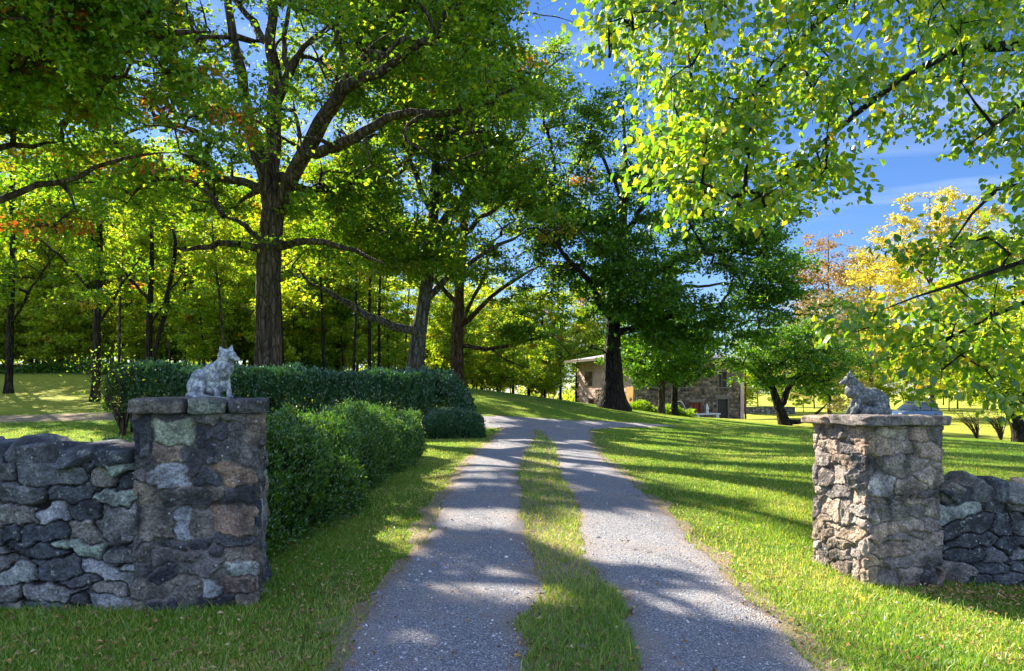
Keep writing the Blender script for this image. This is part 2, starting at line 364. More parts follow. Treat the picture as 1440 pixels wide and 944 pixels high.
# ------------------------------------------------------------------ ground, drive
def axis(lo, hi, mid, fine, n):
    t = np.linspace(-1, 1, n); s = np.sinh(t*5.6)/np.sinh(5.6)
    return mid + np.where(s < 0, s*(mid-lo), s*(hi-mid)) + t*fine
gx = axis(-900, 900, 0, 6, 420); gy = axis(-500, 1300, 10, 6, 460)
XX, YY = np.meshgrid(gx, gy); ZZ = gz(XX, YY)
nx, ny = len(gx), len(gy)
I = (np.arange(ny-1)[:, None]*nx + np.arange(nx-1)[None, :]).ravel()
F = np.c_[I, I+1, I+nx+1, I+nx]
V = np.c_[XX.ravel(), YY.ravel(), ZZ.ravel()]
def fieldmask(x, y):          # the mown hay field beyond the lawn, in the open
    far = sstep(-2, 2, y - np.interp(x, [10, 16, 20, 30, 60], [70, 47, 38, 33, 33]))
    return far * sstep(8, 14, x) * (.75 + .25*fbm(x*.05, y*.2, 0, 3))
bare = np.clip(sstep(-.95, -.05, tracks(V[:, 0], V[:, 1])) * (.35+.9*fbm(V[:, 0]*1.2, V[:, 1]*1.2, 0, 9)), 0, .8) * (V[:, 1] > 1)
wood = sstep(46, 52, V[:, 1]) * sstep(6, -2, V[:, 0]-.1*V[:, 1])
link("ground", mesh_np("ground", V, [F], vattr={'bare': np.clip(bare+.75*wood, 0, 1), 'field': np.maximum(fieldmask(V[:, 0], V[:, 1]), .75*sstep(-7, -11, V[:, 0])*sstep(27, 31, V[:, 1])*sstep(50, 46, V[:, 1]))}), M['soil'])['kind'] = 'structure'

def sheet(name, x0, x1, y0, y1, step, keep, lift, material, edgef):
    ys = [y0]
    while ys[-1] < y1: ys.append(ys[-1] + step*max(1, ys[-1]/5))
    ys = np.array(ys); t = np.arange(x0, x1+step, step*1.4)
    X, Y = np.meshgrid(t, ys); k = keep(X, Y); Z = gz(X, Y) + lift
    n1 = len(t); I = (np.arange(len(ys)-1)[:, None]*n1 + np.arange(n1-1)[None, :]).ravel()
    F = np.c_[I, I+1, I+n1+1, I+n1]; kk = k.ravel()
    F = F[(kk[F] > 0).sum(1) >= 2]
    # pull rim vertices into the soil so that the sheet has no raised lip
    Z = Z - np.where(k < 0, .02, 0)
    used, inv = np.unique(F, return_inverse=True); F = inv.reshape(F.shape)
    V = np.c_[X.ravel(), Y.ravel(), Z.ravel()][used]
    o = link(name, mesh_np(name, V, [F], vattr={'edge': edgef(k.ravel()[used], V)}), material); o['kind'] = 'structure'; return o
def erf_(k, V): return np.clip((1 - sstep(0, .22, k))*.8*(.5+.7*fbm(V[:, 0]*3, V[:, 1]*3, 0, 21)), 0, 1)
sheet("bare_earth", -2.9, 2.9, 1.2, 25, .06, lambda X, Y: span(X, Y)+.16+.25*fbm(X*1.5, Y*1.5, 0, 31, 4), .008, M['earth'], erf_)
sheet("gravel_driveway", -3.5, 20, .8, 34, .045, lambda X, Y: tracks(X, Y) - np.where((X < -3.2), 9, 0), .02, M['gravel'], erf_)
sheet("gravel_path", -40, -3.2, 24.5, 29.5, .12, lambda X, Y: tracks(X, Y), .02, M['earth'], erf_)

# ------------------------------------------------------------------ where sun reaches the ground (gaps between leaves)
def stroke(x0, y0, x1, y1, r, n=None):
    a, b = hit(x0, y0), hit(x1, y1)
    n = n or max(2, int(np.linalg.norm(b-a)/(r*1.1))+1)
    return [(a+(b-a)*t, r) for t in np.linspace(0, 1, n)]
LIT = []
for s_ in [(635,727,720,727,.30), (645,738,700,738,.28), (590,823,735,826,.20), (580,901,600,903,.13),
          (835,730,930,735,.42), (835,755,980,765,.45), (850,785,1000,790,.3), (905,835,1050,850,.22), (960,865,1080,880,.14),
          (745,735,805,760,.35), (740,700,800,705,.15), (530,735,570,745,.38), (590,665,615,670,.25), (620,628,680,628,.6),
          (700,620,755,620,.22), (785,624,830,622,.25), (800,645,850,650,.2), (640,684,715,684,.14), (650,662,715,664,.12), (780,690,860,692,.1),
          (985,725,1140,775,.42), (960,700,1090,740,.22), (1000,770,1150,800,.40), (1150,800,1300,860,.42), (1100,830,1300,900,.42), (1290,870,1440,900,.40),
          (1180,880,1400,930,.42), (1010,660,1130,680,.25), (900,630,1100,650,.28), (920,610,1130,622,.30), (1330,650,1440,655,.4), (1060,690,1140,700,.2),
          (10,565,150,565,1.2), (10,552,150,552,1.5), (30,575,150,576,.5), (680,584,780,586,.5), (660,568,850,576,.8), (680,600,720,600,.3), (180,920,260,935,.16)]:
    LIT += stroke(*s_)
for p, r in [((3.0,6.5,.3),.4), ((3.0,6.5,.8),.42), ((2.95,6.5,1.25),.42), ((3.3,6.2,1.5),.5), ((3.3,6.3,1.8),.35),
             ((-2.9,9,1.2),.35), ((-2.9,11,1.2),.35), ((-3.2,7.5,1.2),.25), ((-2.8,13.5,1.1),.4), ((-2.3,10.0,.9),.3), ((-7,21,2.1),.6), ((-10,21,2.1),.5), ((-2.6,5.2,1.5),.12), ((-3.4,5,1.3),.15)]:
    LIT.append((np.array(p), r))
LIT += [(px(1150, y, 7.2), .6) for y in (60, 140, 220)] + [(px(x, y, 7.2), .6) for x, y in ((1000,100),(1050,260),(980,200),(1300,480),(1380,500),(1250,100),(1320,180))]
for s_ in [(870,603,1140,615,.22), (860,622,1130,640,.2), (1000,690,1140,728,.2), (1340,628,1440,632,.3), (950,668,1130,705,.2)]:
    LIT += stroke(*s_)
for t_ in (1, 3.5, 6, 8.5):
    for z_ in (.6, 2.4, 4.2): LIT.append((np.array([10.57-.42*t_, 59+.906*t_, z_]), 1.1))
LITP = np.array([p for p, r in LIT]); LITR = np.array([r for p, r in LIT])
_sh = SUN[:2]/np.linalg.norm(SUN[:2]); _tan = math.tan(R(SUN_EL))
def _stripe(X, Y):
    u = X*_sh[0]+Y*_sh[1]; w = X*_sh[1]-Y*_sh[0]
    return fbm(u*.17, w*.8, 0, 201, 3) + .45*fbm(u*.6, w*1.5, 0, 207, 2)
_q = np.sort(_stripe(np.random.default_rng(1).uniform(-80, 80, 20000), np.random.default_rng(2).uniform(-80, 80, 20000)))
def openness(X, Y):
    f = np.full(X.shape, .12)
    def reg(x0, x1, y0, y1, v, e=.6):
        nonlocal f
        m_ = sstep(x0-e, x0+e, X)*sstep(x1+e, x1-e, X)*sstep(y0-e, y0+e, Y)*sstep(y1+e, y1-e, Y); f = f*(1-m_)+v*m_
    reg(-2.4, -1.0, 5, 24, .56, .3); reg(-1.3, 2.4, 4.9, 30, .46, .3); reg(2.2, 30, 6.5, 45, .50); reg(1.7, 18, -8, 6.2, .72, .5); reg(-9, 1.4, -2, 4.7, .0, .3); reg(2.2, 4.8, 4.4, 7.2, .97, .3); reg(-4.2, -2.1, 6.5, 17, .4, .3); reg(-40, -9, 25, 50, .7); reg(-9, 2, 25, 45, .5)
    return f
def openings(P):
    X = P[:, 0]-P[:, 2]/_tan*_sh[0]; Y = P[:, 1]-P[:, 2]/_tan*_sh[1]
    th = np.interp(1-openness(X, Y), np.linspace(0, 1, len(_q)), _q)
    return _stripe(X, Y) > th
def shaded(P, scale=1.0, keep=0.0, rng=None):
    """True for points that do not stand in one of the sun's openings"""
    ok = np.ones(len(P), bool)
    for q, r in zip(LITP, LITR):
        d = P - q; t = d @ SUN; dd = np.sqrt(np.maximum((d*d).sum(1) - t*t, 0))
        ok &= (dd > r*scale) | (t < .5)
    if keep and rng is not None: ok |= rng.random(len(P)) < keep
    return ok

# ------------------------------------------------------------------ trees
def tubes(chains, sides_of, bumpy=0.0, seed=0):
    """chains: list of (points (n,3), radii (n))"""
    VV, FF, off = [], [], 0
    for P, r in chains:
        n = len(P); k = sides_of(r[0])
        T = np.empty_like(P); T[1:-1] = P[2:]-P[:-2]; T[0] = P[1]-P[0]; T[-1] = P[-1]-P[-2]
        T /= np.linalg.norm(T, axis=1)[:, None]+1e-9
        up = np.array([0, 1, 0.]) if abs(T[0][1]) < .8 else np.array([1., 0, 0])
        U = np.empty_like(P)
        for i in range(n):
            u = up - T[i]*(up@T[i]); u /= np.linalg.norm(u)+1e-9; U[i] = u; up = u
        B = np.cross(T, U); a = np.arange(k)/k*2*np.pi
        rr = r[:, None]
        if k >= 12:
            z = P[:, 2][:, None]
            rr = r[:, None]*(1 + bumpy*fbm(np.cos(a)[None]*2.2+7, np.sin(a)[None]*2.2+seed, z*.35, seed, 3) + bumpy*.35*noise3(np.cos(a)[None]*9, np.sin(a)[None]*9+seed, z*1.1, seed+4))
        ring = P[:, None, :] + (np.cos(a)[None, :, None]*U[:, None, :] + np.sin(a)[None, :, None]*B[:, None, :])*rr[:, :, None]
        VV.append(ring.reshape(-1, 3)); i = (off + np.arange(n-1)[:, None]*k + np.arange(k)[None, :]).ravel()
        j = (off + np.arange(n-1)[:, None]*k + (np.arange(k)[None, :]+1) % k).ravel()
        FF.append(np.c_[i, j, j+k, i+k]); off += n*k
    return np.concatenate(VV), np.concatenate(FF)

def smooth_path(pts, step=.5):
    pts = np.asarray(pts, float); d = np.r_[0, np.cumsum(np.linalg.norm(np.diff(pts[:, :3], axis=0), axis=1))]
    n = max(2, int(d[-1]/step)+1); t = np.linspace(0, d[-1], n)
    out_ = np.stack([np.interp(t, d, pts[:, k]) for k in range(pts.shape[1])], 1)
    for _ in range(3):
        o2 = out_.copy(); o2[1:-1, :3] = (out_[:-2, :3]+2*out_[1:-1, :3]+out_[2:, :3])/4; out_ = o2
    return out_

def leaf_quads(P, D, N, L, Wd, rng, fold=.12):
    D = D/ (np.linalg.norm(D, axis=1)[:, None]+1e-9); S = np.cross(D, N); S /= np.linalg.norm(S, axis=1)[:, None]+1e-9
    N = np.cross(S, D); L = L[:, None]; Wd = Wd[:, None]
    a = P; b = P + D*L*.45 + S*Wd*.5 + N*L*fold; c = P + D*L - N*L*fold*.8; d = P + D*L*.45 - S*Wd*.5 + N*L*fold
    V = np.stack([a, b, c, d], 1).reshape(-1, 3); n = len(P)
    return V, np.arange(n*4).reshape(n, 4)
def leaf_hearts(P, D, N, L, Wd, rng):
    D = D/(np.linalg.norm(D, axis=1)[:, None]+1e-9); S = np.cross(D, N); S /= np.linalg.norm(S, axis=1)[:, None]+1e-9
    N = np.cross(S, D); L = L[:, None]; W2 = Wd[:, None]*.5
    f = rng.uniform(-.1, .7, len(P))[:, None]
    def q(u, v, h): return P + D*L*u + S*W2*v + N*(W2*abs(v)*f + L*h)
    vs = [q(0, 0, 0), q(-.06, .55, 0), q(.28, 1, 0), q(.66, .72, -.03), q(1.0, 0, -.14), q(.66, -.72, -.03), q(.28, -1, 0), q(-.06, -.55, 0), q(.5, 0, 0)]
    n = len(P); V = np.stack(vs, 1).reshape(-1, 3); b = (np.arange(n)*9)[:, None]
    F = np.concatenate([b+np.array([[0, 1, 2, 8]]), b+np.array([[8, 2, 3, 4]]), b+np.array([[8, 4, 5, 6]]), b+np.array([[0, 8, 6, 7]])])
    return V, F

def grow_tree(name, label, cat, trunk, limbs, clumps, rng, base_r, leafmat, barkmat, per=110, pad=(.9, .45), leaf=(.16, .10), flare=1.7,
              twigs=4, carve=True, hearts=False, group=None, tip=.02, cl_bias=None, upright=.25, droop=0.0, mesh_only=False, keepc=0.0):
    """trunk/limbs: arrays of x,y,z,r ; clumps: (n,3) centres; a limb starts at the trunk/limb point nearest to its first point"""
    base = np.array(trunk[0][:3], float)
    nodes, par, rad, chains = [], [], [], []
    def add_chain(path, start):
        ids = [] if start is None else [start]
        for p in path:
            par.append(ids[-1] if ids else -1); nodes.append(p[:3]); rad.append(p[3] if len(p) > 3 else 0.0); ids.append(len(nodes)-1)
        chains.append(ids)
    t = smooth_path(trunk, .45); h = t[:, 2]-t[0, 2]
    t[:, 3] *= 1 + (flare-1)*np.exp(-h/(base_r*1.1)); t = np.vstack([t[:1]-np.array([0, 0, .4, 0]), t])
    add_chain(t, None)
    for lb in limbs:
        p = smooth_path(lb, .45); A = np.array(nodes); k = int(np.argmin(((A-p[0, :3])**2).sum(1)))
        j = .12*np.stack([fbm(np.arange(len(p))*.35, np.full(len(p), c*9.1+len(nodes)), 0, 3) for c in range(3)], 1); j[0] = 0
        p[:, :3] += j*2.2; add_chain(p, k)
    nl = len(nodes)
    C = np.asarray(clumps, float)
    if carve: C = C[shaded(C, .7) & ~(openings(C) & (rng.random(len(C)) < .8))]
    A = np.array(nodes); dmin = np.sqrt(((C[:, None]-A[None, h_min(A, base):])**2).sum(2)).min(1) if len(C) else []
    C = C[np.argsort(dmin)]; leafnode = []
    cap = nl + len(C)*12 + 10; buf = np.zeros((cap, 3)); buf[:nl] = A; cnt = nl; lo = h_min(A, base)
    for c in C:
        d = buf[lo:cnt]-c; dist = np.sqrt((d*d).sum(1)) + .35*np.maximum(0, buf[lo:cnt, 2]-c[2]) ; k = lo+int(np.argmin(dist)); p0 = buf[k]
        L = np.linalg.norm(c-p0)
        if L < .05: leafnode.append(k); continue
        m_ = max(2, min(9, int(L/.5)+1)); s = np.linspace(0, 1, m_+1)[1:, None]
        bow = np.array([rng.normal(0, .12), rng.normal(0, .12), .16+rng.normal(0, .06)])*L
        q = p0 + (c-p0)*s + bow*(s*(1-s))*1.6 + rng.normal(0, .035, (m_, 3))*L*(1-s)
        add_chain(q, k); buf[cnt:cnt+m_] = q; cnt += m_; leafnode.append(cnt-1)
    A = np.array(nodes); par_ = np.array(par); w = np.zeros(len(A))
    for k in leafnode: w[k] += 1
    for i in range(len(A)-1, 0, -1):
        if par_[i] >= 0: w[par_[i]] += w[i]
    rad_ = np.array(rad); pipe = np.minimum(base_r*.5, tip*np.maximum(w, .3)**.5); rr = np.where(rad_ > 0, np.maximum(rad_*.85, np.minimum(pipe, rad_*1.15)), np.minimum(pipe, .10 if base_r > .35 else .06))
    ch = []
    for ids in chains:
        P = A[ids]; r = rr[ids].copy()
        if ids[0] < len(rr) and len(ids) > 1 and par_[ids[1]] == ids[0] and par_[ids[0]] >= -1 and ids is not chains[0]: r[0] = min(r[0], r[1]*1.25)
        if ids is not chains[0] and len(r) > 2: r[-1] *= .3; r[-2] *= .7
        ch.append((P, r))
    Vt, Ft = tubes(ch, lambda r: 20 if r > .22 else (10 if r > .09 else (6 if r > .035 else 4)), .16, int(rng.integers(99)))
    nC = len(leafnode); Cc = A[leafnode] if nC else np.zeros((0, 3))
    # twigs and leaves
    ncl = np.maximum(8, rng.normal(per, per*.35, nC)).astype(int)
    idx = np.repeat(np.arange(nC), ncl); n = len(idx)
    scl = rng.uniform(.65, 1.3, nC)
    tw = rng.normal(0, 1, (nC, twigs, 3)); tw[:, :, 2] = tw[:, :, 2]*.45+.1; tw /= np.linalg.norm(tw, axis=2)[:, :, None]
    tw *= np.array([pad[0], pad[0], pad[1]])*scl[:, None, None]*1.05
    pick = rng.integers(0, twigs, n); f = rng.random(n)**.6
    P = Cc[idx] + tw[idx, pick]*f[:, None] + rng.normal(0, .26, (n, 3))*np.array([pad[0], pad[0], pad[1]])*scl[idx][:, None]
    if carve:
        ok = shaded(P, 1.0, keepc, rng) & ~(openings(P) & (rng.random(len(P)) < .93)); P, idx, pick = P[ok], idx[ok], pick[ok]; n = len(P)
    D = tw[idx, pick] + rng.normal(0, .8, (n, 3))*pad[0]; D[:, 2] -= droop*pad[0]*2
    N = rng.normal(0, 1, (n, 3)); N[:, 2] = np.abs(N[:, 2])+upright*3
    if droop: N = rng.normal(0, 1, (n, 3)); N[:, 2] += .5
    sz = rng.uniform(.55, 1.4, n); Lh = leaf[0]*sz; Wd = leaf[1]*sz*rng.uniform(.8, 1.15, n)
    if hearts: Vl, Fl = leaf_hearts(P, D, N, Lh, Wd, rng); rnd = np.tile(rng.random(n), 4); cl = np.tile((rng.random(nC) if nC else np.zeros(0))[idx], 4)
    else: Vl, Fl = leaf_quads(P, D, N, Lh, Wd, rng); rnd = rng.random(n); cl = rng.random(nC)[idx]
    if cl_bias is not None: cl = np.clip(cl*.5+.5*np.clip(cl_bias(P if not hearts else P), 0, 1), 0, 1) if not hearts else cl
    V0 = np.repeat(Cc, twigs, 0); V1 = V0 + tw.reshape(-1, 3); a = np.arange(3)/3*2*np.pi
    off = np.stack([np.cos(a), np.sin(a), np.zeros(3)], 1)
    r0 = tip*.42; ta = V0[:, None]+off*r0; tb = V1[:, None]+off*r0*.3
    Vw = np.concatenate([ta, tb], 1).reshape(-1, 3); b = (np.arange(len(V0))*6)[:, None]
    Fw = np.concatenate([b+np.array([[0, 1, 4, 3]]), b+np.array([[1, 2, 5, 4]]), b+np.array([[2, 0, 3, 5]])]) + len(Vt)
    Vt = np.vstack([Vt, Vw])-base; Vl = Vl-base
    tm = mesh_np(name+"_trunk", Vt, [np.vstack([Ft, Fw])]); lm = mesh_np(name+"_crown", Vl, [Fl], fattr={'rnd': rnd, 'cl': cl}, smooth=False)
    root = empty(name, base); link("trunk", tm, barkmat, root); link("crown", lm, leafmat, root)
    tag(root, label, cat, group); return root
def h_min(A, base):
    k = np.where(A[:, 2] > base[2]+1.6)[0]; return int(k[0]) if len(k) else 0

def blob(rng, n, ells, hollow=.35, minz=None, jit=.6):
    """clump centres through a union of ellipsoids (cx,cy,cz,rx,ry,rz), fuller towards the outside, with holes"""
    ells = np.array(ells, float); vol = ells[:, 3]*ells[:, 4]*ells[:, 5]; P = []
    while len(P) < n:
        e = ells[rng.choice(len(ells), p=vol/vol.sum())]; d = rng.normal(0, 1, 3); d /= np.linalg.norm(d)
        r = rng.random()**(1/3.)
        if r < hollow*rng.random(): continue
        p = e[:3]+d*r*e[3:]*(1+.12*float(noise3(d[0]*2.5+e[0], d[1]*2.5, d[2]*2.5, 7)))
        if noise3(p[0]*.33, p[1]*.33, p[2]*.42, 41) < -.34: continue
        if minz is not None and p[2] < minz: continue
        P.append(p)
    return np.array(P)
def W(pts, Y0):
    """polyline of (x, y, depth offset, radius) in photograph position and depth"""
    return [(*px(a, b, Y0+dy), r) for a, b, dy, r in pts]

# --- the great oak behind the hedge
rng = np.random.default_rng(11)
g = hit_base = ground(-8.9, 25)
oak_trunk = [(*ground((378-720)/960*25, 25), .55), *W([(378,480,0,.53), (378,400,0,.50), (380,340,0,.50), (384,300,0,.46)], 25)]
oak_limbs = [
    W([(384,300,0,.40), (380,250,.3,.33), (386,180,.5,.27), (388,110,.8,.22), (376,50,1,.17), (380,-40,1.2,.13), (386,-200,1.5,.07)], 25),
    W([(380,310,0,.30), (368,240,-.3,.26), (352,180,-.8,.22), (335,110,-1.2,.18), (322,50,-1.5,.14), (325,-30,-1.8,.09), (300,-150,-2,.05)], 25),
    W([(390,300,0,.33), (405,255,-.4,.29), (435,205,-1.0,.25), (462,150,-1.6,.21), (500,120,-2,.17), (555,82,-2.4,.12), (600,60,-2.8,.09), (660,20,-3.2,.05)], 25),
    W([(430,215,-1,.22), (465,215,-1.6,.22), (505,188,-2.2,.20), (545,165,-2.6,.17), (600,158,-3,.13), (655,165,-3.2,.10), (700,145,-3.4,.06), (745,115,-3.6,.04)], 25),
    W([(465,150,-1.6,.15), (485,110,-1.3,.12), (520,75,-1,.10), (545,40,-.8,.08), (590,5,-.6,.05)], 25),
    W([(388,150,.6,.18), (400,110,.4,.15), (412,70,.2,.13), (440,45,0,.10), (470,35,-.2,.07)], 25),
    W([(405,95,.4,.10), (395,50,.6,.08), (410,0,.7,.06), (420,-60,.8,.04)], 25),
    W([(378,352,0,.20), (350,343,-.5,.16), (315,343,-1.2,.13), (275,355,-2,.10), (235,345,-2.8,.06)], 25),
    W([(385,350,0,.20), (415,345,-.8,.16), (450,338,-1.6,.13), (495,352,-2.4,.09), (540,372,-3,.05)], 25),
    W([(352,180,-.8,.14), (310,150,0,.12), (250,130,1,.09), (190,150,2,.05)], 25),
    W([(380,270,.2,.18), (330,255,2,.14), (270,240,3.5,.10), (200,250,5,.06)], 25),
    W([(388,250,.2,.18), (430,270,2.4,.14), (480,260,4,.10), (560,250,6,.06)], 25),
    W([(376,60,1,.12), (330,0,2,.09), (280,-60,3,.06)], 25), W([(600,160,-3,.08), (560,200,-4,.06), (620,230,-4.6,.04)], 25),
    W([(360,60,-1,.11), (290,50,-2,.08), (210,75,-3,.05)], 25),
]
oak_cl = blob(rng, 1900, [(-9, 29, 15.5, 10, 3.5, 6.5), (-9, 25, 14.5, 9.2, 8.5, 6.5), (-3.6, 23.0, 12.5, 5, 5, 4.2), (-13.5, 24.5, 10.5, 4.5, 5, 3.0), (-7, 22.5, 8.0, 5, 3.2, 1.6), (-9.5, 26, 20, 6.5, 6, 3.5), (.2, 23.5, 13.0, 3.2, 3.5, 3.2)], minz=6.0)
grow_tree("oak_tree", "great oak with spreading limbs and thick brown trunk behind the long hedge", "tree", oak_trunk, oak_limbs, oak_cl, rng, .55, M['oak'], M['bark'],
          per=190, pad=(1.0, .5), leaf=(.165, .11), tip=.022)

# --- tree with the leaning grey trunk
rng = np.random.default_rng(12)
t2 = [(*ground((583-720)/960*33, 33), .50), *W([(585,500,0,.46), (590,460,0,.42), (598,420,0,.36), (604,370,.2,.30), (610,300,.4,.24), (612,220,.6,.17), (616,150,.8,.10)], 33)]
l2 = [W([(592,470,0,.26), (560,462,-.8,.23), (520,450,-1.8,.2), (485,428,-2.6,.17), (455,412,-3.2,.15), (440,402,-3.5,.13)], 33),
      W([(600,420,0,.2), (640,380,-.6,.16), (690,350,-1,.11), (740,320,-1.4,.06)], 33), W([(604,380,0,.2), (560,330,-1,.16), (520,280,-2,.11), (480,240,-3,.06)], 33),
      W([(608,330,0,.18), (660,270,-.8,.14), (705,230,-1.4,.09), (760,200,-2,.05)], 33), W([(610,300,0,.15), (570,220,.5,.10), (540,160,.8,.06)], 33),
      W([(440,402,-3.5,.08), (425,380,-4,.05), (405,372,-4.4,.03)], 33)]
c2 = blob(rng, 950, [(-4.8, 34, 16.5, 6.5, 4.5, 4), (-4.0, 32, 11.5, 6.0, 5.5, 4.6), (-6.2, 30, 8.4, 3.6, 3.6, 2.2), (-1.2, 31, 9.5, 4.2, 4, 3.0)], minz=6.3)
grow_tree("leaning_tree", "big tree with pale grey leaning trunk rising behind the middle of the long hedge", "tree", t2, l2, c2, rng, .5, M['oak'], M['bark_grey'], per=175, pad=(.95, .48), leaf=(.175, .115), flare=1.3)
# --- reddish trunk at the end of the hedge
rng = np.random.default_rng(13)
t3 = [(*ground((643-720)/960*38, 38), .44), *W([(643,500,0,.42), (644,450,0,.37), (646,410,0,.30), (650,350,0,.24), (655,280,0,.17), (660,210,0,.1)], 38)]
l3 = [W([(645,487,0,.16), (665,484,-.6,.14), (690,492,-1.2,.12), (712,488,-1.8,.10), (740,478,-2.4,.07), (765,470,-3,.04)], 38), W([(690,490,-1.2,.07), (715,505,-1.8,.05), (745,520,-2.4,.03)], 38),
      W([(645,460,0,.2), (668,440,0,.17), (690,420,0,.13), (720,395,0,.09), (760,370,0,.05)], 38), W([(645,455,0,.16), (660,435,-.6,.12), (668,410,-1,.09), (690,360,-1.4,.06)], 38),
      W([(645,430,0,.16), (620,400,0,.13), (590,380,0,.09), (560,350,0,.05)], 38), W([(652,330,0,.14), (700,290,0,.1), (740,250,0,.06)], 38)]
c3 = blob(rng, 900, [(-1.5, 38, 17.5, 6, 4.5, 4), (-2.0, 37, 12.2, 5.2, 5, 4.6), (.6, 36, 8.6, 3.4, 3.5, 2.4), (-5.2, 37, 8.8, 2.8, 3, 2.2), (1.6, 36.5, 14.5, 4.2, 4, 3.4)], minz=6.0)
c3 = np.vstack([c3, blob(rng, 26, [(.6, 35.4, 4.6, 1.6, 1.2, .5)])])
grow_tree("reddish_tree", "tree with reddish brown trunk and low crooked branch beyond the end of the long hedge", "tree", t3, l3, c3, rng, .44, M['oak'], M['bark_brown'], per=160, pad=(.9, .45), leaf=(.18, .12), flare=1.35)
# --- dark spreading tree before the stone barn
rng = np.random.default_rng(14)
t4 = [(*ground((862-720)/960*36, 36), .62), *W([(862,540,0,.56), (861,500,0,.50), (862,450,0,.44), (865,400,0,.36), (872,350,0,.30), (878,290,0,.24), (880,230,0,.15), (876,150,0,.06)], 36)]
l4 = [W([(862,450,0,.24), (840,420,-.8,.2), (815,380,-1.4,.15), (780,340,-2,.1), (745,310,-2.6,.05)], 36), W([(868,380,0,.2), (850,330,0,.17), (825,300,0,.14), (795,270,0,.11), (760,250,0,.06)], 36),
      W([(865,420,0,.24), (905,390,-.6,.2), (950,365,-1,.15), (1010,350,-1.6,.1), (1070,360,-2,.05)], 36), W([(862,470,0,.18), (910,455,-1,.15), (960,440,-2,.1), (1020,430,-3,.05)], 36),
      W([(872,340,0,.2), (905,290,.4,.15), (935,240,.6,.1), (950,200,.8,.05)], 36), W([(878,290,0,.14), (850,230,0,.1), (830,190,0,.05)], 36), W([(862,440,0,.2), (900,430,2,.16), (980,400,4,.1), (1050,400,6,.05)], 36)]
c4 = blob(rng, 980, [(8.2, 35.5, 9.0, 6.6, 6, 4.8), (13.0, 35, 7.2, 3.3, 4, 3.2), (3.4, 35, 8.6, 3.6, 4, 3.6), (6.5, 35.5, 14.2, 3.6, 3.5, 3.4), (8.5, 33.8, 5.2, 5.0, 2.4, 1.6), (2.6, 34, 5.6, 2.6, 2.2, 1.5), (6, 33.6, 6.2, 3, 1.5, 1.2)], minz=3.7)
c4 = c4[~((np.abs(c4[:, 0]-5.35) < 1.6) & (c4[:, 1] < 35.8) & (c4[:, 2] < 5.0))]
c4 = np.vstack([c4, blob(rng, 26, [(*px(812, 486, 34.5), 1.3, 1.0, .7)]), blob(rng, 40, [(*px(955, 478, 34), 2.2, 1.0, .8)])])
grow_tree("spreading_tree", "broad dark green tree with flared black trunk standing before the stone barn", "tree", t4, l4, c4, rng, .62, M['dark'], M['bark_dark'], per=185, pad=(.95, .45), leaf=(.17, .12), flare=1.8)
# --- slim pair in front of the barn
rng = np.random.default_rng(15)
for i, (bx, yb, Y, lab) in enumerate([(930, 581, 43, "slim tree with pale trunk, left of the slim pair before the stone barn"), (948, 579, 46, "slim dark trunked tree, right of the slim pair before the stone barn")]):
    b = ground((bx-720)/960*Y, Y)
    tt = [(*b, .26), *W([(bx+1,540,0,.22), (bx,500,0,.18), (bx-2,460,0,.13), (bx,420,0,.07)], Y)]
    cc = blob(rng, 170, [((bx-18+i*10-720)/960*Y, Y-.5, 4.3, 3.2, 2.5, 2.4)], minz=2.1)
    grow_tree("slim_tree", lab, "tree", tt, [], cc, rng, .26, M['dark'], M['bark'] if i == 0 else M['bark_dark'], per=90, pad=(.7, .38), leaf=(.18, .12), flare=1.3, carve=False)
# --- leaning tree right of the barn with a branch resting on the lawn
rng = np.random.default_rng(16)
Y = 42.; b = hit(1104, 598)
Y = b[1]
t6 = [(*(b-[0, 0, .1]), .42), *W([(1100,585,0,.38), (1094,570,0,.33), (1088,552,0,.26), (1082,530,0,.2), (1075,500,0,.12), (1070,470,0,.06)], Y)]
l6 = [W([(1104,594,0,.26), (1114,597,-.1,.22), (1124,595,-.2,.18), (1136,588,-.3,.14), (1150,580,-.4,.1), (1165,565,-.5,.05)], Y), W([(1096,572,0,.22), (1104,560,.2,.18), (1112,540,.3,.14), (1130,515,.5,.1), (1160,490,.6,.05)], Y),
      W([(1086,548,0,.14), (1065,528,0,.09), (1045,512,0,.05)], Y), W([(1078,515,0,.1), (1095,480,.4,.07), (1110,450,.6,.04)], Y)]
c6 = blob(rng, 330, [(px(1105, 510, Y)[0], Y, px(0, 505, Y)[2], 3.6, 3, 2.6), (px(1180, 520, Y)[0], Y+1, px(0, 520, Y)[2], 3.2, 3, 2.4)])
grow_tree("low_tree", "low leaning tree right of the barn with one branch resting on the lawn", "tree", t6, l6, c6, rng, .4, M['dark'], M['bark_dark'], per=75, pad=(.7, .4), leaf=(.18, .12), flare=1.3, carve=False)
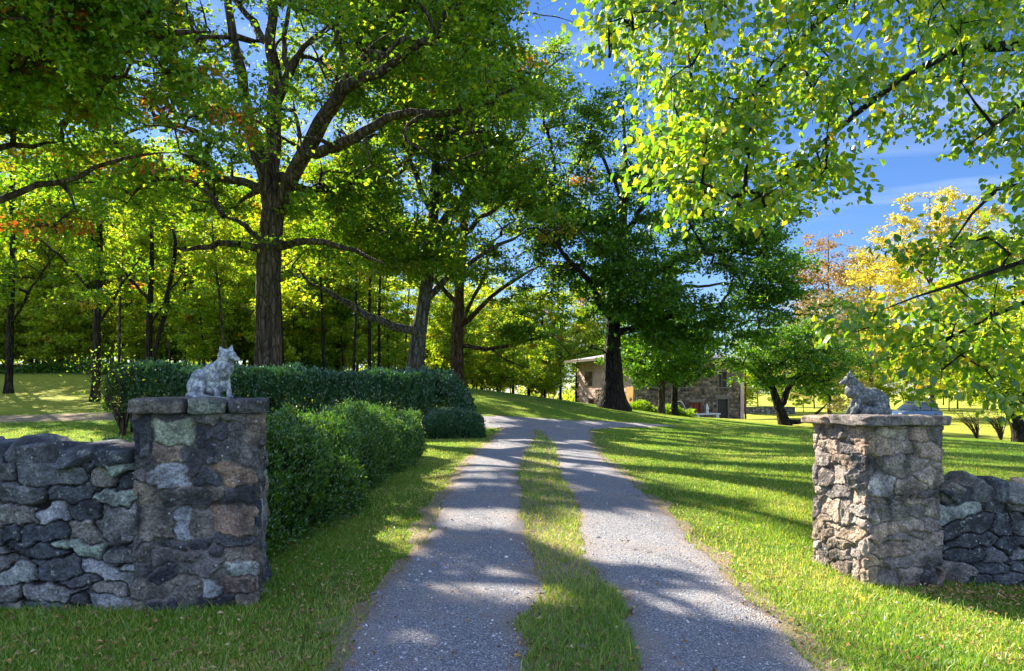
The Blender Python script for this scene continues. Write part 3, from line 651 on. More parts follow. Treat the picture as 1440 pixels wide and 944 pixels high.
# --- bushy tree at the right edge
rng = np.random.default_rng(17)
b = hit(1436, 622); Y = b[1]
t7 = [(*(b-[0, 0, .1]), .42), *W([(1434,600,0,.36), (1424,580,0,.3), (1410,562,0,.24), (1400,548,0,.16), (1380,530,0,.1), (1360,515,0,.05)], Y)]
l7 = [W([(1424,580,0,.22), (1450,545,.4,.17), (1480,510,.8,.1), (1500,470,1,.05)], Y), W([(1410,562,0,.18), (1430,530,-.4,.13), (1440,490,-.6,.09), (1440,450,-.8,.05)], Y)]
c7 = blob(rng, 300, [(px(1420, 500, Y)[0], Y, px(0, 500, Y)[2], 4.2, 3.4, 2.6), (px(1340, 525, Y)[0], Y, px(0, 525, Y)[2], 2.0, 2.0, 1.1), (px(1480, 470, Y)[0], Y, px(0, 470, Y)[2], 3.2, 3, 2.6)])
grow_tree("bent_tree", "yellow green tree with bent dark trunk at the right edge of the lawn", "tree", t7, l7, c7, rng, .4, M['wood'], M['bark_dark'], per=80, pad=(.6, .36), leaf=(.15, .11), flare=1.2, carve=False)
# --- tree out of frame on the left whose limbs hang into the upper left corner
rng = np.random.default_rng(18)
b = ground(-14.0, 14.5)
t8 = [(*b, .5), (-13.9, 14.5, 3, .46), (-13.7, 14.6, 6, .4), (-13.5, 14.8, 9, .3), (-13.3, 15, 13, .15), (-13.2, 15, 16, .05)]
l8 = [[(-13.8, 14.6, 5, .12), (-12.6, 15.5, 5.7, .08), (-11.2, 16.2, 6.6, .06), (-9.6, 16.6, 7.2, .04), (-8.2, 16.8, 7.6, .02)], [(-13.7, 14.6, 7, .22), (-11.5, 15, 8.6, .17), (-9.2, 15.4, 9.5, .11), (-7, 15.8, 10, .05)],
      [(-13.5, 14.8, 8, .2), (-11.8, 13, 9, .14), (-9.8, 11.5, 9.6, .08)], [(-13.4, 14.9, 10, .16), (-11, 15.5, 12, .1), (-9, 16, 13, .05)], [(-13.6, 14.7, 6.2, .1), (-12.6, 16.4, 7.4, .07), (-11.8, 18, 8.2, .03)]]
c8 = blob(rng, 700, [(-11.5, 15.2, 9.5, 5.6, 4.6, 3.6), (-9.0, 15.5, 8.8, 3.6, 3.4, 2.4), (-12.5, 17.5, 6.8, 2.6, 2.6, 1.6), (-9.5, 13.0, 10.5, 4, 3.4, 2.2), (-6.8, 13.2, 10.0, 3.2, 3, 1.8)], minz=5.2)
grow_tree("rusty_tree", "dark tree with rusty sprays whose limbs hang into the upper left corner", "tree", t8, l8, c8, rng, .5, M['rust'], M['bark'], per=170, pad=(.8, .4), leaf=(.13, .09))
# --- tree off frame right with big heart shaped leaves over the gate
rng = np.random.default_rng(19)
b = ground(8.6, 7.6)
t9 = [(*b, .30), (8.5, 7.6, 1.5, .27), (8.2, 7.5, 3, .24), (7.9, 7.4, 4.6, .18), (7.6, 7.4, 6.4, .12), (7.4, 7.4, 8, .05)]
l9 = [[(8.1, 7.5, 3.4, .13), (7.2, 7.3, 4.6, .11), *W([(1440,30,.1,.05), (1330,60,0,.036), (1220,130,-.2,.026), (1140,200,-.3,.018), (1060,270,-.4,.02)], 7.1)],
      [(8.0, 7.5, 4.2, .12), (7.0, 7.6, 5.6, .09), *W([(1300,-60,.6,.06), (1200,-10,.6,.05), (1120,70,.5,.035), (1030,140,.4,.025), (950,190,.3,.015)], 7.4)],
      [(7.9, 7.4, 4.6, .11), (6.6, 7.0, 6.3, .08), *W([(1200,-160,.2,.05), (1080,-80,.2,.04), (970,-10,.1,.03), (880,40,0,.015)], 7.3)],
      [(8.3, 7.5, 2.4, .10), (7.2, 7.2, 3.2, .08), *W([(1440,232,0,.03), (1400,236,-.1,.022), (1375,290,-.2,.025), (1330,350,-.3,.015)], 6.8)],
      [(8.4, 7.5, 2.0, .10), (7.0, 7.2, 2.6, .07), *W([(1438,330,0,.026), (1385,360,-.1,.02), (1320,395,-.2,.015), (1270,425,-.2,.018), (1225,435,-.3,.01)], 6.8)],
      [(8.3, 7.5, 1.9, .08), *W([(1440,400,.2,.026), (1400,430,.1,.018), (1350,460,0,.02), (1280,480,0,.012)], 7.2)],
      [(7.8, 7.3, 4.2, .07), *W([(1430,100,-.6,.028), (1380,160,-.8,.02), (1340,190,-.8,.015)], 6.9)]]
def inpoly(P, poly):
    x, y = P[:, 0], P[:, 1]; c = np.zeros(len(P), bool); j = len(poly)-1
    for i in range(len(poly)):
        xi, yi = poly[i]; xj, yj = poly[j]
        c ^= ((yi > y) != (yj > y)) & (x < (xj-xi)*(y-yi)/(yj-yi+1e-9)+xi); j = i
    return c
def polyclumps(rng, poly, n, Y0, Y1):
    a = np.array(poly); P = rng.uniform(a.min(0), a.max(0), (n*6, 2)); P = P[inpoly(P, poly)]
    P = P[noise3(P[:, 0]/55., P[:, 1]/55., 0, 77) > -.32][:n]
    return np.array([px(p[0], p[1], rng.uniform(Y0, Y1)) for p in P])
c9 = np.vstack([polyclumps(rng, [(850,-60),(1500,-60),(1500,120),(1420,140),(1350,110),(1280,170),(1240,250),(1180,290),(1130,255),(1060,320),(985,330),(930,290),(900,170),(850,100)], 205, 6.2, 9.2),
                polyclumps(rng, [(980,120),(1200,120),(1200,240),(1040,300),(960,300)], 35, 6.4, 7.6),
                polyclumps(rng, [(1240,350),(1300,330),(1420,320),(1440,400),(1330,410),(1260,400)], 14, 6.3, 7.4),
                polyclumps(rng, [(1150,450),(1250,430),(1440,440),(1500,560),(1380,580),(1280,520),(1200,490)], 42, 6.3, 8.0),
                polyclumps(rng, [(1280,120),(1500,100),(1500,300),(1400,300),(1330,250)], 16, 6.0, 7.5),
                polyclumps(rng, [(840,-20),(900,-30),(880,50),(830,70),(790,10)], 5, 7.0, 7.8),
                blob(rng, 120, [(7.5, 7.6, 7.0, 3.2, 3, 1.8)], minz=5.6)])
grow_tree("overhanging_tree", "tree with large heart shaped leaves overhanging the gate from the right", "tree", t9, l9, c9, rng, .30, M['near'], M['bark_dark'], per=50, pad=(.40, .28), leaf=(.072, .058),
          hearts=True, tip=.006, droop=.55, twigs=4, carve=False)

# --- trees beyond, built once each and copied
def proto(seed, H, Rw, low, nc, leafmat, barkmat, name, leaf, per, pad, br, lean=0.0, extra=()):
    rng = np.random.default_rng(seed)
    tr = [(0, 0, 0, br), (lean*.3, 0, H*.3, br*.8), (lean*.7, .2, H*.6, br*.5), (lean, .3, H*.95, br*.12)]
    lim = []
    for k in range(7):
        a = rng.uniform(0, 6.28); z0 = H*rng.uniform(max(low*.8, .25), .75); Lr = Rw*rng.uniform(.5, .9)
        xo = np.interp(z0, [0, H*.3, H*.6, H], [0, lean*.3, lean*.7, lean])
        lim.append([(xo, 0, z0, br*.3), (xo+math.cos(a)*Lr*.5, math.sin(a)*Lr*.5, z0+Lr*.35, br*.2), (xo+math.cos(a)*Lr, math.sin(a)*Lr, z0+Lr*.6, br*.06)])
    c = blob(rng, nc, [(lean*.7, 0, H*(low+1)/2, Rw, Rw, H*(1-low)/2), *extra], hollow=.5, minz=H*low*.9)
    return grow_tree(name, "x", "tree", tr, lim, c, rng, br, leafmat, barkmat, per=per, pad=pad, leaf=leaf, carve=False, twigs=3, flare=1.4)
def clone(root, loc, rz, sc, label, group, cat=None):
    r = root.copy(); COL.objects.link(r); r.location = tuple(float(v) for v in loc); r.rotation_euler = (0, 0, rz); r.scale = (sc, sc, sc)
    tag(r, label, cat, group)
    for ch in root.children:
        c = ch.copy(); COL.objects.link(c); c.parent = r
    return r
protos = {
    'tall': [proto(31, 21, 4.6, .30, 170, M['wood'], M['bark_dark'], "forest_tree", (.26, .2), 95, (1.0, .5), .26, .5),
             proto(32, 18, 4.0, .22, 150, M['wood'], M['bark'], "forest_tree", (.26, .2), 95, (1.0, .5), .20, -.8)],
    'dark': [proto(35, 19, 5.0, .18, 190, M['oak'], M['bark_dark'], "forest_tree", (.26, .2), 100, (1.0, .5), .28, .6)],
    'sap': [proto(33, 7.5, 2.4, .10, 100, M['yellowgreen'], M['bark_dark'], "sapling", (.19, .15), 75, (.6, .34), .07, .4),
            proto(34, 6.0, 2.2, .08, 80, M['wood'], M['bark'], "sapling", (.19, .15), 75, (.6, .34), .06, -.5)],
    'pole': [proto(36, 17, 2.6, .42, 60, M['wood'], M['bark_dark'], "slim_forest_tree", (.24, .18), 90, (.9, .45), .15, .9),
             proto(37, 15, 2.2, .35, 50, M['wood'], M['bark'], "slim_forest_tree", (.24, .18), 90, (.9, .45), .12, -1.1)],
}
used = set()
SUNNY = [(-18, 36, 4), (-22, 40, 4), (-27, 42, 4), (-14, 40, 3), (6, 62, 3.5), (9, 60, 3.5), (0, 45, 3)]
def blocks(x, y):
    for a, b, w in SUNNY:
        t = (x-a)*_sh[0]+(y-b)*_sh[1]; d = abs((x-a)*_sh[1]-(y-b)*_sh[0])
        if 0 < t < 30 and d < w: return True
    return False
def put(kind, x, y, rng, label, group, sc=1.0):
    if kind not in ('sap', 'pole') and blocks(x, y): kind = 'sap'; sc = 1.2; label, group = lb2 if y < 90 and x < -12 else "leafy yellow green sapling beyond the crest of the drive", g2 if y < 90 and x < -12 else "saplings beyond the drive"
    ps = protos[kind]; p = ps[rng.integers(len(ps))]; loc = ground(x, y, -.1); rz = rng.uniform(0, 6.28)
    cat = "tree"
    if p.name not in used:
        used.add(p.name); p.location = tuple(loc); p.rotation_euler = (0, 0, rz); p.scale = (sc,)*3; tag(p, label, cat, group); return p
    return clone(p, loc, rz, sc, label, group, cat)
rng = np.random.default_rng(40)
g1, lb1 = "trees of the wood behind the left lawn", "slim yellow green woodland tree in the wood behind the left lawn"
g2, lb2 = "saplings at the edge of the wood", "bright yellow green sapling at the sunny edge of the left wood"
g3, lb3 = "trees of the wood beyond the drive", "yellow green woodland tree beyond the crest of the drive"
g4, lb4 = "trees of the far hedgerow", "distant green tree in the row beyond the hay field"
for k in range(30):
    Y = rng.uniform(52, 84); put(['tall', 'tall', 'dark'][k % 3], (rng.uniform(-90, 490)-720)/960*Y, Y, rng, lb1, g1, rng.uniform(.8, 1.15))
for k in range(46):
    Y = rng.uniform(49, 70); put('sap', (rng.uniform(-60, 620)-720)/960*Y, Y, rng, lb2, g2, rng.uniform(.8, 1.3))
for k in range(18):
    Y = rng.uniform(76, 100); put('tall' if k % 3 else 'dark', (480+k*22-720)/960*Y, Y, rng, lb3, g3, rng.uniform(.62, .85))
for k in range(30):
    Y = rng.uniform(58, 90); put('sap', (rng.uniform(560, 785)-720)/960*Y, Y, rng, "leafy yellow green sapling beyond the crest of the drive", "saplings beyond the drive", rng.uniform(.8, 1.2))
for k in range(22):
    Y = rng.uniform(112, 150); put('dark' if k % 2 else 'tall', (1010+k*34+rng.uniform(-15, 15)-720)/960*Y, Y, rng, lb4, g4, rng.uniform(.55, .8))
for k in range(16):
    Y = rng.uniform(104, 118); put('sap', (1020+k*36+rng.uniform(-15, 15)-720)/960*Y, Y, rng, "low bushy growth standing along the far side of the hay field", "bushes along the hay field", rng.uniform(.9, 1.4))
for k in range(34):
    Y = rng.uniform(46, 74); put('pole', (-80+k*19.5+rng.uniform(-12, 12)-720)/960*Y, Y, rng, "slim bare stemmed young tree among the left wood", "slim trees of the left wood", rng.uniform(.75, 1.2))
for k in range(14):
    Y = rng.uniform(58, 84); blocks((600+k*13-720)/960*Y, Y) or put('pole', (600+k*13-720)/960*Y, Y, rng, "slim bare stemmed young tree beyond the crest of the drive", "slim trees beyond the drive", rng.uniform(.6, .85))
# dark trunked trees that stand out in the left wood
for (x, Y, lab, k) in [(134, 34, "slender dark trunked tree standing alone on the left lawn before the wood", 0), (208, 40, "double stemmed dark tree at the wood edge left of the great oak", 1), (12, 38, "dark leafed tree at the far left edge of the lawn", 2)]:
    rng = np.random.default_rng(50+k); b = ground((x-720)/960*Y, Y)
    tr = [(*b, .24), (b[0]+.1, Y, b[2]+4, .2), (b[0]+.25, Y, b[2]+8, .15), (b[0]+.1, Y, b[2]+13, .05)]
    lim = [[(b[0]+.1, Y, b[2]+3.5, .1), (b[0]+1.6, Y-.5, b[2]+5.5, .07), (b[0]+2.8, Y-.8, b[2]+7.2, .03)], [(b[0]+.2, Y, b[2]+5, .1), (b[0]-1.5, Y-.3, b[2]+7, .06), (b[0]-2.8, Y-.6, b[2]+8.4, .03)]]
    if k == 1: lim.append([(b[0]+.02, Y, b[2]+.6, .17), (b[0]+.9, Y, b[2]+4, .15), (b[0]+1.5, Y, b[2]+8, .1), (b[0]+1.6, Y, b[2]+11, .04)])
    cc = blob(rng, 170, [(b[0], Y, b[2]+9.5, 3.8, 3.4, 4.2), (b[0]+.5, Y-1, b[2]+5.5, 3.2, 2.4, 1.5)], minz=b[2]+3.2)
    grow_tree("slender_tree", lab, "tree", tr, lim, cc, rng, .24, M['oak'], M['bark_dark'], per=95, pad=(.85, .42), leaf=(.2, .14), flare=1.4)
# autumn trees beyond the field on the right
def solo(seed, x, ytop, Y, Rw, low, nc, leafmat, barkmat, name, label, leaf, per, pad):
    b = ground((x-720)/960*Y, Y); H = (CAMZ-(ytop-HY)/960*Y)-b[2]
    p = proto(seed, H, Rw, low, nc, leafmat, barkmat, name, leaf, per, pad, H*.013)
    p.location = tuple(b); tag(p, label, "tree")
solo(61, 1310, 262, 74, 8.0, .12, 330, M['yellow'], M['bark'], "yellow_tree", "tall golden yellow tree beyond the hay field", (.30, .24), 75, (1.1, .6))
solo(62, 1166, 318, 98, 6.8, .25, 200, M['brown'], M['bark_grey'], "copper_tree", "sparse copper brown tree standing against the sky", (.34, .26), 60, (1.3, .8))
solo(63, 1165, 405, 90, 6.5, .05, 200, M['olive'], M['bark_grey'], "olive_tree", "pale olive tree below the copper brown one", (.3, .22), 60, (1.2, .7))
solo(64, 1225, 330, 92, 4.5, .2, 120, M['yellow'], M['bark'], "yellow_tree", "narrow yellow tree right of the copper brown one", (.3, .22), 50, (1.0, .7))
solo(65, 1430, 300, 60, 6.2, .12, 240, M['yellowgreen'], M['bark'], "lime_tree", "lime green tree at the right edge beyond the lawn", (.26, .2), 75, (1.0, .55))
# the far side of the wood, read as one mass
rng = np.random.default_rng(69); n = 90000
xw = rng.uniform(-95, 14, n); yw = rng.uniform(88, 104, n); zw = rng.random(n)**1.3*(7+3*fbm(xw*.12, yw*.1, 0, 4)); ok = fbm(xw*.35, zw*.4, yw*.2, 6, 3) > .08
xw, yw, zw = xw[ok], yw[ok], zw[ok]; n = len(xw); P = np.c_[xw, yw, gz(xw, yw)+zw]; N = rng.normal(0, 1, (n, 3)); N[:, 2] = abs(N[:, 2])+.6
V, F = leaf_quads(P, rng.normal(0, 1, (n, 3)), N, rng.uniform(.3, .55, n), rng.uniform(.25, .4, n), rng)
tag(link("far_wood", mesh_np("far_wood", V, [F], fattr={'rnd': rng.random(n), 'cl': rng.random(n)*.95}, smooth=False), M['wood']), "hazy green depth of the wood behind its trunks", "woodland", kind='stuff')
# dark brushy bank under the wood
rng = np.random.default_rng(70)
n = 26000; bx_ = rng.uniform(-42, 2, n); by_ = 49.5 + rng.exponential(2.0, n) + .6*np.sin(bx_*.7)
hb = np.clip(.5+.9*fbm(bx_*.35, by_*.35, 0, 71)*1.6, .1, 1.6)*sstep(0, -6, bx_+.5)
P = np.c_[bx_, by_, gz(bx_, by_)+rng.random(n)*hb]
V, F = leaf_quads(P, rng.normal(0, 1, (n, 3)), rng.normal(0, 1, (n, 3)), rng.uniform(.15, .3, n), rng.uniform(.1, .2, n), rng)
tag(link("undergrowth", mesh_np("undergrowth", V, [F], fattr={'rnd': rng.random(n), 'cl': rng.random(n)}, smooth=False), M['dark']), "dark brushy undergrowth along the foot of the left wood", "undergrowth", kind='stuff')

# ------------------------------------------------------------------ hedges
def hedge(name, label, path, width, top, bottom, seed, leafmat, nleaf, L, Wd, stems=0, tuft=.0, rough=.12):
    """path: centre line (x, y); top/bottom heights above ground along it"""
    rng = np.random.default_rng(seed); path = np.array(path, float); d = np.r_[0, np.cumsum(np.linalg.norm(np.diff(path, axis=0), axis=1))]
    def frame(s):
        c = np.stack([np.interp(s, d, path[:, k]) for k in (0, 1)], 1); c2 = np.stack([np.interp(s+.05, d, path[:, k]) for k in (0, 1)], 1); c1 = np.stack([np.interp(s-.05, d, path[:, k]) for k in (0, 1)], 1)
        t = c2-c1; t /= np.linalg.norm(t, axis=1)[:, None]+1e-9; return c, np.c_[t[:, 1], -t[:, 0]]
    def surf(s, a, inset=0.0):
        """s along, a angle round the section (0 = right foot, pi = left foot)"""
        e = np.minimum(s, d[-1]-s); endf = np.sqrt(np.clip(e/(width*.45), 0, 1)*(2-np.clip(e/(width*.45), 0, 1)))
        c, nrm = frame(s); p = 3.2
        ca, sa = np.cos(a), np.sin(a); k = (np.abs(ca)**p+np.abs(sa)**p)**(-1/p)
        w = np.interp(s, d, width_*np.ones(len(d)))*.5; h = np.interp(s, d, top_)-np.interp(s, d, bot_)
        bump = 1 + rough*1.9*fbm(s*1.1, a*1.5+seed, 0, seed, 4)
        u = ca*k*w*bump*(.35+.65*endf); v = sa*k*h*bump*(.55+.45*endf)
        u = u*(1-inset/w); v = np.maximum(v-inset*(sa > .2), 0)
        v = np.where(np.sin(a) < 0, 0, v)
        x = c[:, 0]+nrm[:, 0]*u; y = c[:, 1]+nrm[:, 1]*u
        return np.c_[x, y, gz(c[:, 0], c[:, 1])+np.interp(s, d, bot_)+v]
    width_ = np.array(width)*np.ones(len(d)); top_ = np.array(top)*np.ones(len(d)); bot_ = np.array(bottom)*np.ones(len(d)); width = float(width_.mean())
    s = np.linspace(0.02, d[-1]-.02, max(12, int(d[-1]/.18))); a = np.linspace(0, np.pi, 26)
    S, Aa = np.meshgrid(s, a, indexing='ij'); V = surf(S.ravel(), Aa.ravel(), .16 if stems == 0 else .2)
    ns, na = len(s), len(a); i = (np.arange(ns-1)[:, None]*na+np.arange(na-1)[None, :]).ravel(); F = np.c_[i, i+1, i+na+1, i+na]
    ends = [np.arange(na)[None, ::-1], (np.arange(na)+(ns-1)*na)[None, :]]
    root = empty(name, (*path[0], float(gz(*path[0])))); base = np.array(root.location); tag(root, label, "hedge")
    if stems == 0:
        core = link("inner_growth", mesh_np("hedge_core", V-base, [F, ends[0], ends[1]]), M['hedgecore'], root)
    n = nleaf; s = rng.uniform(0, d[-1], n); a = np.arccos(rng.uniform(-1, 1, n)); a = np.where(rng.random(n) < .5, a, rng.uniform(0, np.pi, n))
    dep = rng.exponential(.07 if stems == 0 else .22, n)-.045; dep = np.minimum(dep, .5); dep = np.where(rng.random(n) < .05, -rng.random(n)**2*.16, dep)
    P = surf(s, a, 0)*1.0; Pin = surf(s, a, .5); nrm = P-Pin; nrm /= np.linalg.norm(nrm, axis=1)[:, None]+1e-6
    tn = .6*fbm(P[:, 0]*3.2, P[:, 1]*3.2, P[:, 2]*2.2, seed+3, 2) + .7*fbm(P[:, 0]*11, P[:, 1]*11, P[:, 2]*6, seed+6, 2)
    gap = fbm(P[:, 0]*6, P[:, 1]*6, P[:, 2]*4, seed+8, 2) < -.2
    kp = ~(gap & (rng.random(n) < .75)); P, nrm, dep, tn = P[kp], nrm[kp], dep[kp], tn[kp]; n = len(P)
    P = P - nrm*(dep - tuft*tn)[:, None]
    P[:, 2] = np.maximum(P[:, 2], gz(P[:, 0], P[:, 1])+.01)
    D = nrm + rng.normal(0, .55, (n, 3)); D[:, 2] += .45; N = np.cross(D, rng.normal(0, 1, (n, 3)))
    V, F = leaf_quads(P, D, N, L*rng.uniform(.7, 1.3, n), Wd*rng.uniform(.7, 1.3, n), rng)
    link("foliage", mesh_np("hedge_leaves", V-base, [F], fattr={'rnd': np.clip(rng.random(n)*.75+.25*(tn+.5), 0, 1), 'cl': rng.random(n)*.9}, smooth=False), leafmat, root)
    if stems:
        ch = []
        for k in range(stems):
            ss = np.array([rng.uniform(.1, d[-1]-.1)]); c, nr = frame(ss); o_ = rng.uniform(-.3, .3)*width
            x, y = c[0]+nr[0]*o_; z = float(gz(x, y)); x2, y2 = x+rng.normal(0, .22), y+rng.normal(0, .22)
            hh = float(np.interp(ss, d, bot_)[0])+.7
            ch.append((np.array([[x, y, z-.1], [x+(x2-x)*.4+rng.normal(0, .05), y+(y2-y)*.4, z+hh*.5], [x2, y2, z+hh]]), np.array([.028, .018, .008])*rng.uniform(.7, 1.5)))
        V, F = tubes(ch, lambda r: 5); link("stems", mesh_np("hedge_stems", V-base, [F]), M['bark'], root)
    return root
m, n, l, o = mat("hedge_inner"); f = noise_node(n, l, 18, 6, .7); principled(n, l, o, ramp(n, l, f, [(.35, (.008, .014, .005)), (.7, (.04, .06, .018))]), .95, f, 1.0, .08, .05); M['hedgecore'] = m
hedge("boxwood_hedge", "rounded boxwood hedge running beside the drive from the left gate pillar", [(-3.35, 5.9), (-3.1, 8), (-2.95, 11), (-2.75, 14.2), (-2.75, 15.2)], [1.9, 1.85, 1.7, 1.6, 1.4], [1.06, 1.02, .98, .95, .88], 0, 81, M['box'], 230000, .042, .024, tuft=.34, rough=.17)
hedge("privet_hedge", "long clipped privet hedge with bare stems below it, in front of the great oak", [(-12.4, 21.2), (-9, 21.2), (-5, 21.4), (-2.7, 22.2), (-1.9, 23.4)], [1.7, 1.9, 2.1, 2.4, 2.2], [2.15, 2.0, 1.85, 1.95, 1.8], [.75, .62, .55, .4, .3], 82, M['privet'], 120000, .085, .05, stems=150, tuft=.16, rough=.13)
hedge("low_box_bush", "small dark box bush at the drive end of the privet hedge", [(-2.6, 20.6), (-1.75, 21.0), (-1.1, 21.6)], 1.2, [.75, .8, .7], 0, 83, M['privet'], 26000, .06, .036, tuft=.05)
# bare wispy shrubs
def wispy(name, label, base, seed, H, spread, lean, n=26, leaves=0, r=.02):
    rng = np.random.default_rng(seed); ch = []; tips = []
    for k in range(n):
        a = rng.uniform(0, 6.28); s = rng.uniform(.3, 1)*spread
        p = np.array([[0, 0, -.1], [math.cos(a)*s*.25+lean*.2, math.sin(a)*s*.2, H*.35], [math.cos(a)*s*.65+lean*.6, math.sin(a)*s*.5, H*.7], [math.cos(a)*s+lean, math.sin(a)*s*.8, H*rng.uniform(.75, 1.05)]])
        q = smooth_path(np.c_[p, np.array([r, r*.7, r*.4, r*.15])*rng.uniform(.6, 1.2)], H/9.); ch.append((q[:, :3], q[:, 3]))
        for m_ in range(4):
            i = rng.integers(len(q)//3, len(q)-1); d_ = rng.normal(0, .16*H, 3); d_[2] = abs(d_[2]); ch.append((np.array([q[i, :3], q[i, :3]+d_*.5+[0, 0, .02], q[i, :3]+d_]), np.array([r*.3, r*.22, r*.1]))); tips.append(q[i, :3]+d_)
    V, F = tubes(ch, lambda r: 5); root = empty(name, base); link("stems", mesh_np(name, V, [F]), M['bark'], root)
    if leaves:
        t = np.array(tips)[rng.integers(0, len(tips), leaves)]+rng.normal(0, .08*H, (leaves, 3)); V, F = leaf_quads(t, rng.normal(0, 1, (leaves, 3)), rng.normal(0, 1, (leaves, 3)), rng.uniform(.05, .1, leaves), rng.uniform(.03, .06, leaves), rng)
        link("foliage", mesh_np(name+"_leaves", V, [F], fattr={'rnd': rng.random(leaves), 'cl': rng.random(leaves)*.9}, smooth=False), M['oak'], root)
    tag(root, label, "shrub"); return root
wispy("bare_shrub", "nearly bare many stemmed shrub at the lawn edge, left of the two", hit(1375, 617), 91, 1.5, 1.0, -.9, 20, 60, .035)
wispy("bare_shrub", "nearly bare many stemmed shrub beside the bent tree, right of the two", hit(1408, 619), 92, 1.45, .9, -.4, 22, 60, .035)
wispy("wispy_shrub", "thin arching shrub at the left end of the privet hedge behind the gate pillar", ground(-11.6, 20.4), 93, 2.3, 1.3, -.5, 34, 500, .016)

# ------------------------------------------------------------------ stonework
def cells(U, Vv, seeds, ab, rot, wrap=None, p=3.0):
    """nearest and second nearest stone of every point"""
    f1 = np.full(U.shape, 9e9); f2 = np.full(U.shape, 9e9); id1 = np.zeros(U.shape, int)
    for k in range(len(seeds)):
        du = U-seeds[k, 0]; dv = Vv-seeds[k, 1]
        if wrap: du = (du+wrap/2) % wrap - wrap/2
        c, s = math.cos(rot[k]), math.sin(rot[k]); a = (du*c+dv*s)/ab[k, 0]; b = (-du*s+dv*c)/ab[k, 1]
        dd = (np.abs(a)**p+np.abs(b)**p)**(1/p)
        lt = dd < f1; f2 = np.where(lt, f1, np.minimum(f2, dd)); f1 = np.where(lt, dd, f1); id1 = np.where(lt, k, id1)
    return f1, f2, id1
def stone_field(LU, LV, cw, chh, rng, du, wrap, depth, joint, bulge, warp=.03, tilt=.05, rough=.008, bigs=0, p=3.0):
    nu = int(LU/du) + (0 if wrap else 1); nv = int(LV/du)+1
    u = np.linspace(0, LU, nu, endpoint=not wrap); v = np.linspace(0, LV, nv); U, Vv = np.meshgrid(u, v, indexing='ij')
    sd_, ab = [], []; y = -chh*.4; row = 0
    while y < LV+chh:
        hh = chh*rng.uniform(.55, 1.6); x = rng.uniform(0, cw)
        while x < LU + (0 if wrap else cw):
            ww = cw*rng.uniform(.5, 1.7); sd_.append((x+ww/2, y+hh/2+rng.normal(0, hh*.2))); ab.append((ww, hh*rng.uniform(.8, 1.25))); x += ww
        y += hh; row += 1
    sd_ = np.array(sd_); ab = np.array(ab)
    for _ in range(bigs):        # large stones swallow their neighbours
        k = rng.integers(len(sd_)); m_ = np.hypot((sd_[:, 0]-sd_[k, 0])/cw, (sd_[:, 1]-sd_[k, 1])/chh) > 1.0; m_[k] = True; ab[k] *= 1.6; sd_, ab = sd_[m_], ab[m_]
    rot = rng.normal(0, .14, len(sd_))
    X = U + warp*fbm(U*9, Vv*9, 0, 5); Y = Vv + warp*fbm(U*9+40, Vv*9, 0, 6)
    if wrap: X = np.where(U > LU-.15, U + (X-U)*(LU-U)/.15, X); X = np.where(U < .15, U + (X-U)*U/.15, X)
    f1, f2, idk = cells(X, Y, sd_, ab, rot, wrap, p)
    e = (f2-f1)*np.minimum(ab[idk, 0], ab[idk, 1])*.7
    pr = sstep(0, joint, e); k = len(sd_); off = rng.normal(0, bulge*.5, k); tu = rng.normal(0, tilt, k); tv = rng.normal(0, tilt, k)
    dU = U-sd_[idk, 0]
    if wrap: dU = (dU+wrap/2) % wrap - wrap/2
    H = pr*(off[idk] + dU*tu[idk] + (Vv-sd_[idk, 1])*tv[idk] + bulge*sstep(0, joint*2.2, e)) - depth*(1-pr)
    H = H + rough*(fbm(U*16, Vv*16, idk*3.1, 8, 4)*1.6 + .5*fbm(U*60, Vv*60, 0, 9, 2))
    return U, Vv, H, rng.random(k)[idk], 1-sstep(joint*.25, joint*.8, e)

def quadgrid(nu, nv, wrap):
    i = np.arange(nu if wrap else nu-1)[:, None]; j = np.arange(nv-1)[None, :]; i2 = (i+1) % nu
    a = i*nv+j; b = i2*nv+j; return np.stack([a.ravel() if a.shape == b.shape else np.broadcast_to(a, b.shape).ravel(), b.ravel(), (b+1).ravel(), (a+1).ravel()], 1)

